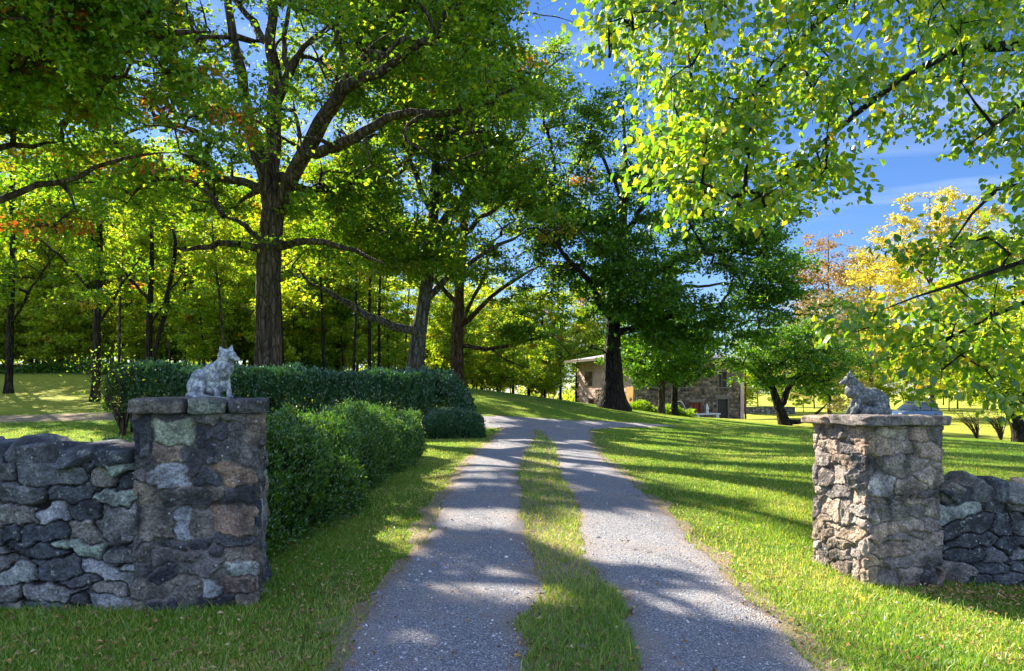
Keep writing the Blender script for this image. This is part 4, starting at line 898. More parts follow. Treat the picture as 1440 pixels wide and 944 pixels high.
def pillar(name, label, corner, ang, w, dp, ztop, zbot, seed, material, capmat, caps, relief=.011):
    """corner: front corner nearest the drive side; local x runs along the front, y into depth"""
    rng = np.random.default_rng(seed); Hh = ztop-zbot; per_ = 2*(w+dp)
    U, Vv, H, rnd, jt = stone_field(per_, Hh, .19, .12, rng, .0072, per_, relief, .009, .009, warp=.05, tilt=.10, rough=.013, bigs=14, p=6.0)
    u = U.ravel(); c = [(0, 0), (w, 0), (w, dp), (0, dp), (0, 0)]; ln = np.cumsum([0, w, dp, w, dp]); x = np.interp(u, ln, [p[0] for p in c]); y = np.interp(u, ln, [p[1] for p in c])
    # rounded corner normals
    nx_ = np.zeros_like(u); ny_ = np.zeros_like(u); rc = .035
    for dx in (-rc, -rc/2, 0, rc/2, rc):
        uu = (u+dx) % per_; k = np.clip(np.searchsorted(ln, uu, side='right')-1, 0, 3); nx_ += np.array([0, 1, 0, -1])[k]; ny_ += np.array([-1, 0, 1, 0])[k]
    nn = np.hypot(nx_, ny_); nx_, ny_ = nx_/nn, ny_/nn
    h = H.ravel() - (.012+.02*np.clip(fbm(Vv.ravel()*7, u*0+seed, 0, seed, 3), -.3, 1))*np.where(np.minimum(np.abs(nx_), np.abs(ny_)) > .2, 1, 0) + .02*np.exp(-Vv.ravel()/.12)
    P = np.c_[x+nx_*h, y+ny_*h, Vv.ravel()]
    nu, nv = U.shape; F = quadgrid(nu, nv, True)
    root = empty(name, (corner[0], corner[1], zbot), ang); tag(root, label, "gate pillar")
    top = (np.arange(nu)*nv+nv-1)[None, :]
    link("stone_shaft", mesh_np(name, P, [F, top], vattr={'rnd': rnd.ravel(), 'joint': jt.ravel()}), material, root)
    for k, (x0, x1, y0, y1, th, dz) in enumerate(caps):
        link("cap_stone", rockbox(x1-x0, y1-y0, th, seed*7+k, .02), capmat, root).location = ((x0+x1)/2, (y0+y1)/2, Hh+th/2+dz)
    return root
def rockbox(sx, sy, sz, seed, rough=.02, res=.016, rnd=None, rc=.22):
    """a quarried slab: rounded box with chipped, layered edges"""
    bm = bmesh.new(); bmesh.ops.create_cube(bm, size=1.0)
    nsub = max(3, int(max(sx, sy)/res/2)); nsub = min(nsub, 30)
    bmesh.ops.subdivide_edges(bm, edges=bm.edges[:], cuts=nsub, use_grid_fill=True)
    P = np.array([v.co[:] for v in bm.verts]); F = np.array([[v.index for v in f.verts] for f in bm.faces]); bm.free()
    # sphere-ish rounding on a p-norm, then size
    p = 9.0; k = ((np.abs(P*2)**p).sum(1))**(1/p); P = P/k[:, None]
    P = P*np.array([sx, sy, sz]); d = P/np.linalg.norm(P, axis=1)[:, None]
    side = np.clip(np.hypot(P[:, 0]/sx, P[:, 1]/sy)*2-.6, 0, 1)
    a = np.arctan2(P[:, 1], P[:, 0])
    out2 = rough*1.6*fbm(P[:, 0]*7+seed, P[:, 1]*7, P[:, 2]*14, seed, 4)*side + rough*1.2*fbm(np.cos(a)*2+seed, np.sin(a)*2, 0, seed+1, 2)*side
    P[:, 0] += d[:, 0]*out2*2.2; P[:, 1] += d[:, 1]*out2*2.2
    P[:, 2] += rough*.9*fbm(P[:, 0]*6, P[:, 1]*6+seed, np.sign(P[:, 2])*5, seed+2, 4) + rough*.3*fbm(P[:, 0]*30, P[:, 1]*30+seed, P[:, 2]*30, seed+5, 2)
    rv = (seed*0.37) % 1 if rnd is None else rnd
    return mesh_np("slab", P, [F], vattr={'rnd': np.full(len(P), rv), 'joint': np.zeros(len(P))})
def rock(sx, sy, sz, seed, cuts=9, sub=4, rnd=None):
    """an angular field stone"""
    rng = np.random.default_rng(seed); bm = bmesh.new(); bmesh.ops.create_icosphere(bm, subdivisions=sub, radius=1)
    P = np.array([v.co[:] for v in bm.verts]); F = np.array([[v.index for v in f.verts] for f in bm.faces]); bm.free()
    N = rng.normal(0, 1, (cuts, 3)); N /= np.linalg.norm(N, axis=1)[:, None]; N = np.vstack([N, [[0, 0, 1], [0, 0, -1], [1, 0, 0], [-1, 0, 0], [0, 1, 0], [0, -1, 0]]+rng.normal(0, .12, (6, 3))])
    D = np.r_[rng.uniform(.72, 1.0, cuts), np.full(6, .72)]
    dt = np.maximum(P@N.T, 1e-3); r = D/dt; r = (r**-26).sum(1)**(-1/26.)
    r = np.minimum(r, 1.25)*(1+.05*fbm(P[:, 0]*3+seed, P[:, 1]*3, P[:, 2]*3, seed, 4))
    P = P*r[:, None]*np.array([sx, sy, sz])*.62
    return mesh_np("rock", P, [F], vattr={'rnd': np.full(len(P), rng.random() if rnd is None else rnd), 'joint': np.zeros(len(P))})

aL = R(16); wL, dL = .82, .70; cR_ = px(363, 840, 5.0)      # right front corner of the left pillar
c0 = np.array([cR_[0]-wL*math.cos(aL), cR_[1]-wL*math.sin(aL)])
zb = -.03; zt = CAMZ-(582-HY)/960*4.95
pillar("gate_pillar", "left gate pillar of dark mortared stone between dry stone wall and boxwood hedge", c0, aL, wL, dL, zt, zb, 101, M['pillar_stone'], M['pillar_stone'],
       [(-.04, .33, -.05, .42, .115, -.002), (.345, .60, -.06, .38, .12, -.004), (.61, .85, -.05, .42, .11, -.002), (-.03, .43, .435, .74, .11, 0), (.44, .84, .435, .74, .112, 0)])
aR = R(13); wR, dR = .78, .74; cB = px(1222, 820, 5.9)
ztR = CAMZ-(600-HY)/960*5.95
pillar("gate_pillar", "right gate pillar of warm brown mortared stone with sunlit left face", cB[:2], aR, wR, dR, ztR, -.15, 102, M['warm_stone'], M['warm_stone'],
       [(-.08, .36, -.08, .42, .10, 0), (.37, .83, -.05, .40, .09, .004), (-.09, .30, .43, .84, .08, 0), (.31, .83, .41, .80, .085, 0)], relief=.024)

def drywall(name, label, x0, x1, yf, th, z0f, ztop, seed, cope):
    rng = np.random.default_rng(seed); LU = x1-x0; LV = ztop-z0f
    U, Vv, H, rnd, jt = stone_field(LU, LV, .25, .105, rng, .008, None, .045, .009, .007, warp=.05, tilt=.13, rough=.012, bigs=20, p=6.0)
    x = (x0+U).ravel(); zb_ = z0f; P = np.c_[x, yf-H.ravel()+.0*x, (Vv+zb_).ravel()]
    nu, nv = U.shape; F = quadgrid(nu, nv, False)
    root = empty(name, (x0, yf, zb_)); tag(root, label, "stone wall"); base = np.array([x0, yf, zb_])
    Pb = P.copy(); Pb[:, 1] = yf+th+H.ravel()
    # top and ends close the body
    rim = lambda i: np.array(i)
    Vv_all = np.vstack([P, Pb]); m_ = len(P); tp = np.arange(nu)*nv+nv-1; tq = tp+m_
    Ft = np.c_[tp[:-1], tp[1:], tq[1:], tq[:-1]]; e0 = np.arange(nv); e1 = (nu-1)*nv+np.arange(nv)
    Fe = np.vstack([np.c_[e0[:-1], e0[1:], e0[1:]+m_, e0[:-1]+m_], np.c_[e1[1:], e1[:-1], e1[:-1]+m_, e1[1:]+m_]])
    link("stonework", mesh_np(name, Vv_all-base, [F, F[:, ::-1]+m_, Ft, Fe], vattr={'rnd': np.r_[rnd.ravel(), rnd.ravel()], 'joint': np.r_[jt.ravel(), jt.ravel()]}), M['wall_stone'], root)
    for k, (cx, wz, hz, tilt, dy) in enumerate(cope):
        me = rock(wz, th*1.05, hz, seed*31+k, 8)
        o_ = link("cope_stone", me, M['wall_stone'], root); o_.location = (cx-x0, th/2-.02+dy, ztop-zb_+hz*.27); o_.rotation_euler = (rng.normal(0, .05), tilt, rng.normal(0, .1))
    return root
rng = np.random.default_rng(5)
cl_ = [(-2.80, .40, .17, .04, 0), (-3.05, .33, .18, -.12, 0), (-3.30, .38, .17, .0, .0), (-3.47, .20, .26, -.75, 0), (-3.75, .48, .20, .03, 0)]
x = -4.15
while x > -9: w_ = rng.uniform(.25, .5); cl_.append((x, w_+.1, rng.uniform(.15, .24), rng.normal(0, .15), 0)); x -= w_*.8
drywall("dry_stone_wall", "dark dry stone wall with flat cope stones left of the left pillar", -9.2, -2.63, 4.80, .55, -.25, CAMZ-(652-HY)/960*4.8, 111, cl_)
cr_ = []; x = 4.0
while x < 10: w_ = rng.uniform(.16, .34); cr_.append((x, w_+.13, rng.uniform(.17, .24), rng.normal(.3, .25), 0)); x += w_*.72
drywall("dry_stone_wall", "low grey dry stone wall with tumbled cope stones right of the right pillar", 3.84, 10.4, 6.22, .55, -.45, CAMZ-(706-HY)/960*6.22, 112, cr_)

# ------------------------------------------------------------------ fox statues
def sculpt(name, label, parts, loc, rz, material, voxel=.0075, seed=0, extra=0.004):
    """parts: ('e', centre, radii, pitch) ellipsoids and ('c', a, b, ra, rb) limbs, fused into one body"""
    bm = bmesh.new()
    for p in parts:
        if p[0] == 'e':
            m_ = Matrix.Translation(p[1]) @ Matrix.Rotation(p[3] if len(p) > 3 else 0, 4, 'Y') @ Matrix.Diagonal((*p[2], 1))
            bmesh.ops.create_icosphere(bm, subdivisions=3, radius=1, matrix=m_)
        else:
            a, b = Vector(p[1]), Vector(p[2]); d = b-a; L_ = d.length
            q = d.to_track_quat('Z', 'Y').to_matrix().to_4x4()
            bmesh.ops.create_cone(bm, cap_ends=True, segments=20, radius1=p[3], radius2=p[4], depth=L_, matrix=Matrix.Translation((a+b)/2) @ q)
            for c, r in ((a, p[3]), (b, p[4])):
                if r > .006: bmesh.ops.create_icosphere(bm, subdivisions=2, radius=r, matrix=Matrix.Translation(c))
    me = bpy.data.meshes.new("tmp"); bm.to_mesh(me); bm.free()
    tmp = bpy.data.objects.new("tmp", me); COL.objects.link(tmp)
    md = tmp.modifiers.new("r", 'REMESH'); md.mode = 'VOXEL'; md.voxel_size = voxel*.62
    sm = tmp.modifiers.new("s", 'SMOOTH'); sm.factor = .5; sm.iterations = 4
    dg = bpy.context.evaluated_depsgraph_get(); ev = tmp.evaluated_get(dg); res = bpy.data.meshes.new_from_object(ev)
    bpy.data.objects.remove(tmp)
    n = len(res.vertices); co = np.empty(n*3, np.float32); res.vertices.foreach_get("co", co); co = co.reshape(-1, 3); no = np.empty(n*3, np.float32); res.vertices.foreach_get("normal", no); no = no.reshape(-1, 3)
    mane = np.clip(1-np.abs(co[:, 2]-.2)/.12, 0, 1)
    d = extra*(1.6*fbm(co[:, 0]*28, co[:, 1]*28, co[:, 2]*28, seed, 3) + (.6+1.2*mane)*fbm(co[:, 0]*75, co[:, 1]*75, co[:, 2]*40, seed+3, 2))
    res.vertices.foreach_set("co", (co+no*d[:, None]).astype(np.float32).ravel()); res.update()
    res.polygons.foreach_set("use_smooth", np.ones(len(res.polygons), bool))
    o_ = link(name, res, material); o_.location = tuple(float(v) for v in loc); o_.rotation_euler = (0, 0, rz); tag(o_, label, "statue"); return o_
def A5(zx, zy, y=0): return ((zx-550)/1620, y*1.06, (838-zy)/1620)
fox1 = [('e', A5(335, 690), (.092, .078, .092)), ('e', A5(395, 600), (.10, .068, .085), .4), ('e', A5(480, 560), (.10, .062, .078), -.5), ('e', A5(560, 520), (.085, .064, .085), -.6), ('e', A5(640, 490), (.062, .066, .088)),
        ('e', A5(715, 480), (.048, .055, .082), .15), ('e', A5(690, 400), (.052, .052, .075), .1), ('e', A5(735, 320), (.062, .06, .066)), ('e', A5(790, 305), (.052, .048, .042), .15), ('e', A5(720, 440), (.062, .07, .07)),
        ('c', A5(800, 305), A5(900, 345), .038, .016), ('e', A5(850, 330), (.03, .025, .022)), ('c', A5(760, 245, .026), A5(780, 160, .032), .026, .004), ('c', A5(715, 250, -.03), A5(692, 190, -.04), .024, .006), ('e', A5(560, 680), (.11, .05, .07)),
        ('c', A5(660, 560, -.035), A5(640, 700, -.034), .032, .021), ('c', A5(640, 700, -.034), A5(650, 820, -.034), .021, .020), ('e', A5(665, 818, -.034), (.03, .02, .014)),
        ('c', A5(680, 560, .03), A5(725, 700, .03), .032, .021), ('c', A5(725, 700, .03), A5(745, 815, .03), .021, .02), ('e', A5(758, 812, .03), (.03, .02, .014)),
        ('e', A5(400, 720, -.06), (.06, .03, .06), .2), ('c', A5(380, 800, -.066), A5(560, 808, -.06), .02, .017), ('e', A5(400, 720, .06), (.06, .03, .06), .2), ('c', A5(380, 800, .066), A5(540, 808, .06), .02, .017),
        ('c', A5(235, 790), A5(300, 805, -.075), .03, .026), ('c', A5(300, 805, -.075), A5(450, 815, -.095), .026, .012)]
capL = zt+.11
pc = px(300, 557, 5.25)
sculpt("fox_statue", "pale lichened stone fox sitting on the left gate pillar, facing the drive", fox1, (pc[0], pc[1], capL-.006), R(-14), M['concrete'], seed=3)
def A6(zx, zy, y=0): return ((zx-700)/1370, y*1.06, (768-zy)/1500)
fox2 = [('e', A6(440, 292), (.056, .048, .047), .1), ('c', A6(415, 302), A6(318, 328), .036, .015), ('c', A6(405, 250, -.026), A6(388, 178, -.036), .021, .003), ('c', A6(485, 250, .026), A6(504, 150, .034), .026, .004),
        ('e', A6(490, 330), (.055, .05, .06), .3), ('e', A6(470, 430), (.052, .055, .072)), ('e', A6(540, 420), (.075, .062, .085), .5), ('e', A6(600, 490), (.08, .066, .085)), ('e', A6(700, 520), (.11, .072, .085), .25), ('e', A6(640, 700), (.12, .05, .045)), ('e', A6(800, 520), (.10, .072, .085), .4),
        ('e', A6(880, 600), (.105, .082, .11), .5), ('e', A6(930, 670), (.075, .08, .065)), ('c', A6(570, 540, -.04), A6(500, 660, -.045), .035, .02), ('c', A6(500, 660, -.045), A6(435, 742, -.045), .022, .018), ('c', A6(590, 540, .04), A6(530, 660, .045), .035, .02), ('c', A6(530, 660, .045), A6(470, 745, .045), .02, .017),
        ('e', A6(450, 748, -.045), (.03, .018, .013)), ('c', A6(960, 735, -.05), A6(760, 725, -.09), .04, .042), ('c', A6(760, 725, -.09), A6(600, 718, -.085), .042, .034), ('c', A6(600, 718, -.085), A6(540, 740, -.075), .034, .012),
        ('e', A6(860, 680, -.065), (.075, .03, .06), .3), ('c', A6(880, 745, .07), A6(700, 748, .065), .022, .018)]
pc = px(1218, 573, 6.4)
sculpt("fox_statue", "dark stone fox crouching on the right gate pillar, facing the drive", fox2, (pc[0], pc[1], ztR+.09), R(14), M['concrete_dark'], seed=9)

# ------------------------------------------------------------------ stone barn
class MB:
    def __init__(s): s.V, s.F = [], []
    def box(s, x0, x1, y0, y1, z0, z1):
        b = len(s.V); s.V += [(x0, y0, z0), (x1, y0, z0), (x1, y1, z0), (x0, y1, z0), (x0, y0, z1), (x1, y0, z1), (x1, y1, z1), (x0, y1, z1)]
        s.F += [[b+i for i in f] for f in ((0, 3, 2, 1), (4, 5, 6, 7), (0, 1, 5, 4), (1, 2, 6, 5), (2, 3, 7, 6), (3, 0, 4, 7))]; return s
    def poly(s, pts): b = len(s.V); s.V += list(pts); s.F.append(list(range(b, b+len(pts)))); return s
    def prism(s, prof, x0, x1):
        """profile of (y, z) swept along x"""
        b = len(s.V); n = len(prof); s.V += [(x0, y, z) for y, z in prof]+[(x1, y, z) for y, z in prof]
        s.F += [list(range(b, b+n))[::-1], list(range(b+n, b+2*n))]+[[b+i, b+(i+1) % n, b+n+(i+1) % n, b+n+i] for i in range(n)]; return s
    def build(s, name, material, parent, bevel=0):
        me = bpy.data.meshes.new(name); me.from_pydata(s.V, [], s.F); bm = bmesh.new(); bm.from_mesh(me); bmesh.ops.recalc_face_normals(bm, faces=bm.faces[:])
        if bevel: bmesh.ops.bevel(bm, geom=bm.edges[:], offset=bevel, segments=2, affect='EDGES', profile=.6)
        bm.to_mesh(me); bm.free(); return link(name, me, material, parent)
def wall_panel(LU, zb, zt, holes, seed, rough=1.0, du=.05, cw=.42, chh=.22):
    """stone face in local x-z with openings left out, relief along -y"""
    rng = np.random.default_rng(seed); U, Vv, H, rnd, jt = stone_field(LU, zt-zb, cw, chh, rng, du, None, .03*rough, .06, .03*rough, warp=.08, tilt=.05, rough=.012*rough, bigs=6)
    Z = Vv+zb; P = np.c_[U.ravel(), -H.ravel(), Z.ravel()]; F = quadgrid(*U.shape, False)
    cx, cz = P[F][:, :, 0].mean(1), P[F][:, :, 2].mean(1); keep = np.ones(len(F), bool)
    for (a, b, c, d) in holes: keep &= ~((cx > a) & (cx < b) & (cz > c) & (cz < d))
    return mesh_np("panel", P, [F[keep]], vattr={'rnd': rnd.ravel(), 'joint': jt.ravel()})
phi = R(25); C0 = px(892, 0, 59); Ls, Lf = 9.7, 12.4
zbase = -1.4; ze = 4.45
root = empty("stone_barn", (C0[0], C0[1], 0), phi); tag(root, "old two storey stone barn with low roof behind the dark spreading tree", "barn")
def fx(pxx):     # position along the front wall for a photograph column
    t = (pxx-720)/960; return (t*C0[1]-C0[0])/(math.cos(phi)-t*math.sin(phi))
def fz(pyy, s): return CAMZ-(pyy-HY)/960*(C0[1]+s*math.sin(phi))
door = (fx(1008), fx(1025), -1.4, fz(560, 11)); win = (fx(1009), fx(1023), fz(545, 11), fz(522, 11)); win2 = (fx(972), fx(986), fz(579, 8), fz(566, 8)); win3 = (fx(952), fx(966), fz(545, 6.5), fz(531, 6.5)); win4 = (fx(894), fx(908), fz(572, 1), fz(562, 1)); win5 = (fx(915), fx(930), fz(545, 3), fz(530, 3))
holes = [door, win, win2, win3, win4, win5]
o_ = link("front_wall", wall_panel(Lf, zbase, ze, holes, 201), M['house_stone'], root)
# side wall: rendered, with patches in the stone material, in local frame rotated
side = empty_ = None
def sideface(P): return P
me = wall_panel(Ls, zbase, ze, [(2.2, 3.3, -1.4, fz(561, -3)), (6.9, 7.9, -1.4, fz(560, -6)), (1.5, 2.5, 2.3, 3.4), (5.2, 6.2, 2.3, 3.4)], 202, .4)
o_ = link("side_wall", me, M['stucco'], root); o_.rotation_euler = (0, 0, R(-90)); o_.location = (0, Ls, 0)
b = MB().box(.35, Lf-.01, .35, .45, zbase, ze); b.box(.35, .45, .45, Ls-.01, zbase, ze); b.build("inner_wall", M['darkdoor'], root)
MB().box(.0, Lf, Ls-.3, Ls, zbase, ze).box(Lf-.3, Lf+.01, .02, Ls-.3, zbase, ze).build("rear_wall", M['house_stone'], root)
for i, (a, b_, c, d) in enumerate(holes):
    nm = "door" if i == 0 else "window"
    f = MB().box(a-.02, a+.10, -.02, .2, c, d).box(b_-.10, b_+.02, -.02, .2, c, d).box(a-.02, b_+.02, -.03, .2, d-.1, d+.02)
    if i: f.box(a-.06, b_+.06, -.08, .2, c-.08, c+.02)
    fr = f.build(nm, M['timber'] if i not in (2,) else M['reddoor'], root)
    q = MB().box(a+.1, b_-.1, .14, .18, c, d-.1)
    q.build("door_leaf" if i == 0 else "pane", M['darkdoor'] if i in (0, 1, 3, 5) else M['reddoor'], fr)
    if i: MB().box((a+b_)/2-.03, (a+b_)/2+.03, .08, .135, c, d-.1).build("glazing_bar", M['timber'], fr)
    if i in (0, 2): MB().box(a-.25, b_+.25, -.07, .1, d+.03, d+.28).build("lintel", M['timber'], fr)
for (a, b_, c, d), mt in [((2.2, 3.3, -1.4, fz(561, -3)), 'reddoor'), ((6.9, 7.9, -1.4, fz(560, -6)), 'reddoor'), ((1.5, 2.5, 2.3, 3.4), 'darkdoor'), ((5.2, 6.2, 2.3, 3.4), 'darkdoor')]:
    o_ = MB().box(-.03, .12, Ls-b_, Ls-b_+.1, c, d).box(-.03, .12, Ls-a-.1, Ls-a, c, d).box(-.03, .12, Ls-b_, Ls-a, d-.1, d+.02).build("door" if c < 0 else "window", M['timber'], root)
    MB().box(.1, .14, Ls-b_+.1, Ls-a-.1, c, d-.1).build("door_leaf" if c < 0 else "pane", M[mt], o_)
# darker patches in the stone material, set just proud of the side wall
for k, (y0, y1, z0, z1) in enumerate([(5.0, 6.2, -1.0, 1.9), (.05, .9, -.9, 1.2), (3.0, 3.8, .6, 3.2), (6.8, 8.2, 2.2, 3.6)]):
    me = wall_panel(y1-y0, z0, z1, [], 210+k, .9, .05, .35, .18); o_ = link("side_wall_patch", me, M['house_stone'], root); o_.rotation_euler = (0, 0, R(-90)); o_.location = (-.05, y1, 0)
MB().box(-.06, .02, .1, 1.15, -1.2, 2.1).build("ochre_shutter", M['ochre'], root)
# low hipped roof with deep eaves and a raised clerestory
ov = .9; rz_ = ze+.28; hgt = 1.15
V = [(-ov, -ov, rz_), (Lf+ov, -ov, rz_), (Lf+ov, Ls+ov, rz_), (-ov, Ls+ov, rz_), (Ls*.5, Ls*.5, rz_+hgt), (Lf-Ls*.42, Ls*.5, rz_+hgt)]
r_ = MB(); r_.poly([V[0], V[1], V[5], V[4]]).poly([V[1], V[2], V[5]]).poly([V[2], V[3], V[4], V[5]]).poly([V[3], V[0], V[4]]).poly([V[3], V[2], V[1], V[0]])
rf = r_.build("roof", M['roof'], root)
MB().box(-ov-.03, Lf+ov+.03, -ov-.06, -ov-.004, rz_-.2, rz_+.03).box(-ov-.06, -ov-.004, -ov, Ls+ov, rz_-.2, rz_+.03).build("fascia", M['timber'], rf)
rb = MB()
for k in range(28): x_ = -ov+.1+k*(Lf+2*ov-.2)/27; rb.box(x_-.04, x_+.04, -ov+.05, 0, rz_-.14, rz_-.01)
rb.build("rafters", M['timber'], rf)
MB().box(Ls*.42, Ls*.42+2.2, Ls*.38, Ls*.62, rz_+hgt-.3, rz_+hgt+.75).build("cupola", M['timber'], rf)
MB().poly([(Ls*.42-.3, Ls*.38-.3, rz_+hgt+.76), (Ls*.42+2.5, Ls*.38-.3, rz_+hgt+.76), (Ls*.42+1.1, Ls*.5, rz_+hgt+1.3)]).poly([(Ls*.42+2.5, Ls*.38-.3, rz_+hgt+.76), (Ls*.42+2.5, Ls*.62+.3, rz_+hgt+.76), (Ls*.42+1.1, Ls*.5, rz_+hgt+1.3)]).poly([(Ls*.42+2.5, Ls*.62+.3, rz_+hgt+.76), (Ls*.42-.3, Ls*.62+.3, rz_+hgt+.76), (Ls*.42+1.1, Ls*.5, rz_+hgt+1.3)]).poly([(Ls*.42-.3, Ls*.62+.3, rz_+hgt+.76), (Ls*.42-.3, Ls*.38-.3, rz_+hgt+.76), (Ls*.42+1.1, Ls*.5, rz_+hgt+1.3)]).build("cupola_roof", M['roof'], rf)
MB().box(Lf-.50, Lf-.1, -.14, -.05, zbase, fz(534, 12)).build("corner_board", M['stucco'], root)
MB().box(Lf+.02, Lf+.14, -.2, -.08, zbase, ze).build("downpipe", M['reddoor'], root)
MB().box(door[0]-.5, Lf+.6, -1.5, -.1, -1.35, fz(591, 11)).build("doorstep", M['house_stone'], root)
# white bench with a small white figure, hoop and boxes by the front wall
bp = np.array([C0[0]+math.cos(phi)*7.2+math.sin(phi)*1.1, C0[1]+math.sin(phi)*7.2-math.cos(phi)*1.1]); bz = float(gz(*bp))
zt_ = fz(581, 7.2)
br_ = empty("garden_bench", (*bp, bz), phi); tag(br_, "long low white stone bench in front of the stone barn", "bench")
MB().box(-1.6, 1.2, -.25, .25, zt_-bz-.12, zt_-bz).build("seat", M['white'], br_, .02)
for s in (-1.3, .9): MB().box(s-.15, s+.15, -.2, .2, -.3, zt_-bz-.123).build("leg", M['white'], br_)
sculpt("garden_figure", "small white carved figure standing on the white bench by the barn", [('e', (0, 0, .08), (.16, .14, .09)), ('c', (0, 0, .1), (0, 0, .42), .12, .09), ('e', (-.02, 0, .52), (.13, .11, .2)), ('e', (-.03, 0, .76), (.09, .085, .11)), ('c', (-.1, 0, .6), (-.16, -.08, .35), .05, .035), ('c', (.08, 0, .6), (.1, -.1, .36), .05, .035)],
       (bp[0]-.1, bp[1], zt_), phi, M['white'], voxel=.03, seed=4)
hoop = [(math.cos(a)*.55, 0, max(-.3, math.sin(a)*1.0+.1), .03) for a in np.linspace(0, math.pi, 14)]
hp = ground(px(955, 0, 57)[0], 57.0); V, F = tubes([(np.array(hoop)[:, :3], np.array(hoop)[:, 3])], lambda r: 8)
o_ = link("garden_hoop", mesh_np("garden_hoop", V*np.array([1, 1, 1.1]), [F]), M['white']); o_.location = tuple(hp); tag(o_, "pale arched garden hoop on the grass left of the white bench", "garden hoop")
# low planting between the trees and the barn
rng = np.random.default_rng(72); n = 9000; q = rng.random(n); xx = 7.4+q*5.2; yy = 46.5+q*1.2+rng.normal(0, .55, n); P = np.c_[xx, yy, gz(xx, yy)+rng.random(n)**.7*(.55+.2*np.sin(xx*3))]
V, F = leaf_quads(P, rng.normal(0, 1, (n, 3)), rng.normal(0, 1, (n, 3))+[0, 0, 1], rng.uniform(.08, .16, n), rng.uniform(.06, .1, n), rng)
tag(link("ground_cover", mesh_np("ground_cover", V, [F], fattr={'rnd': rng.random(n), 'cl': rng.random(n)*.9}, smooth=False), M['oak']), "pale leafy ground cover at the foot of the barn wall", "ground cover", kind='stuff')
# low grey wall beyond the field
b0 = ground(px(1044, 0, 108)[0], 108.); b1 = ground(px(1118, 0, 108)[0], 108.)
fr = empty("field_wall", b0); tag(fr, "low grey stone wall across the field right of the barn", "stone wall")
me = wall_panel(b1[0]-b0[0], -.5, 1.0, [], 240, 1.5, .09, .6, .3); link("stonework", me, M['wall_stone'], fr)
MB().box(0, b1[0]-b0[0], .08, .55, -.5, 1.06).build("wall_core", M['wall_stone'], fr)

# ------------------------------------------------------------------ parked car beyond the right pillar
cp = ground(px(1285, 0, 58)[0], 58.0, .02)
car = empty("parked_car", cp, R(200)); tag(car, "dark blue parked car seen just above the cap of the right pillar", "car")
def loft(sections, name, material, parent):
    """sections: (x, [(y,z)...]) half outlines mirrored"""
    V, F = [], []
    for x_, pr in sections:
        full = [(x_, y_, z_) for y_, z_ in pr]+[(x_, -y_, z_) for y_, z_ in pr[::-1]]; V += full
    k = len(sections[0][1])*2
    for i in range(len(sections)-1):
        for j in range(k): F.append([i*k+j, i*k+(j+1) % k, (i+1)*k+(j+1) % k, (i+1)*k+j])
    F += [list(range(k))[::-1], list(range((len(sections)-1)*k, len(sections)*k))]
    me = bpy.data.meshes.new(name); me.from_pydata(V, [], F); bm = bmesh.new(); bm.from_mesh(me); bmesh.ops.recalc_face_normals(bm, faces=bm.faces[:]); bm.to_mesh(me); bm.free()
    me.polygons.foreach_set("use_smooth", np.ones(len(me.polygons), bool)); o_ = link(name, me, material, parent); md = o_.modifiers.new("b", 'BEVEL'); md.width = .03; md.segments = 2; return o_
def bs(w, zlo, zhi, crown=0.0): return [(w*.9, zlo), (w, zlo+.12), (w, (zlo+zhi)/2), (w*.96, zhi-.06), (w*.85, zhi+crown*.5), (.0001, zhi+crown)]
loft([(-2.35, bs(.80, .45, .80)), (-2.28, bs(.88, .32, .98)), (-1.7, bs(.92, .28, 1.02, .02)), (-.6, bs(.93, .28, 1.02, .0)), (.8, bs(.93, .28, 1.05, .0)), (1.6, bs(.91, .28, .98, .03)), (2.15, bs(.86, .32, .88, .03)), (2.35, bs(.74, .42, .70, .02))], "body", M['carpaint'], car)
loft([(-2.15, [(.72, 1.04), (.70, 1.10), (.66, 1.15)]), (-1.9, [(.78, 1.03), (.70, 1.40), (.62, 1.55)]), (-1.0, [(.82, 1.03), (.70, 1.58), (.60, 1.70)]), (.1, [(.82, 1.05), (.70, 1.58), (.60, 1.70)]), (.65, [(.80, 1.06), (.68, 1.42), (.58, 1.50)]), (1.15, [(.76, 1.05), (.70, 1.08), (.6, 1.10)])], "windows", M['glass'], car)
MB().box(-1.75, .25, -.60, .60, 1.685, 1.735).build("roof", M['carpaint'], car, .02)
for s in (-1, 1):
    for x_ in (-1.4, 1.45):
        bm = bmesh.new(); bmesh.ops.create_cone(bm, cap_ends=True, segments=28, radius1=.36, radius2=.36, depth=.24, matrix=Matrix.Rotation(R(90), 4, 'X')); bmesh.ops.bevel(bm, geom=[e for e in bm.edges if len(e.link_faces) == 2 and e.calc_face_angle(0) > 1], offset=.04, segments=2, affect='EDGES')
        me = bpy.data.meshes.new("tyre"); bm.to_mesh(me); bm.free(); w_ = link("wheel", me, M['rubber'], car); w_.location = (x_, s*.84, .36)
        bm = bmesh.new(); bmesh.ops.create_cone(bm, cap_ends=True, segments=20, radius1=.21, radius2=.17, depth=.03, matrix=Matrix.Rotation(R(90*s), 4, 'X'))
        me = bpy.data.meshes.new("rim"); bm.to_mesh(me); bm.free(); rim_ = link("rim", me, M['chrome'], w_); rim_.location = (0, s*.13, 0)
    MB().box(2.16, 2.30, s*.60-.14, s*.60+.14, .68, .82).build("headlight", M['lamp'], car, .02)
    MB().box(-.02+.55, .72, s*.95-.08, s*.95+.08, 1.02, 1.16).build("mirror", M['carpaint'], car, .03)
    for x_ in (-1.1, .15): MB().box(x_-.04, x_+.04, s*.80-.03, s*.80+.03, 1.05, 1.5).build("window_pillar", M['carpaint'], car)
MB().box(2.2, 2.38, -.45, .45, .45, .62).build("grille", M['rubber'], car)

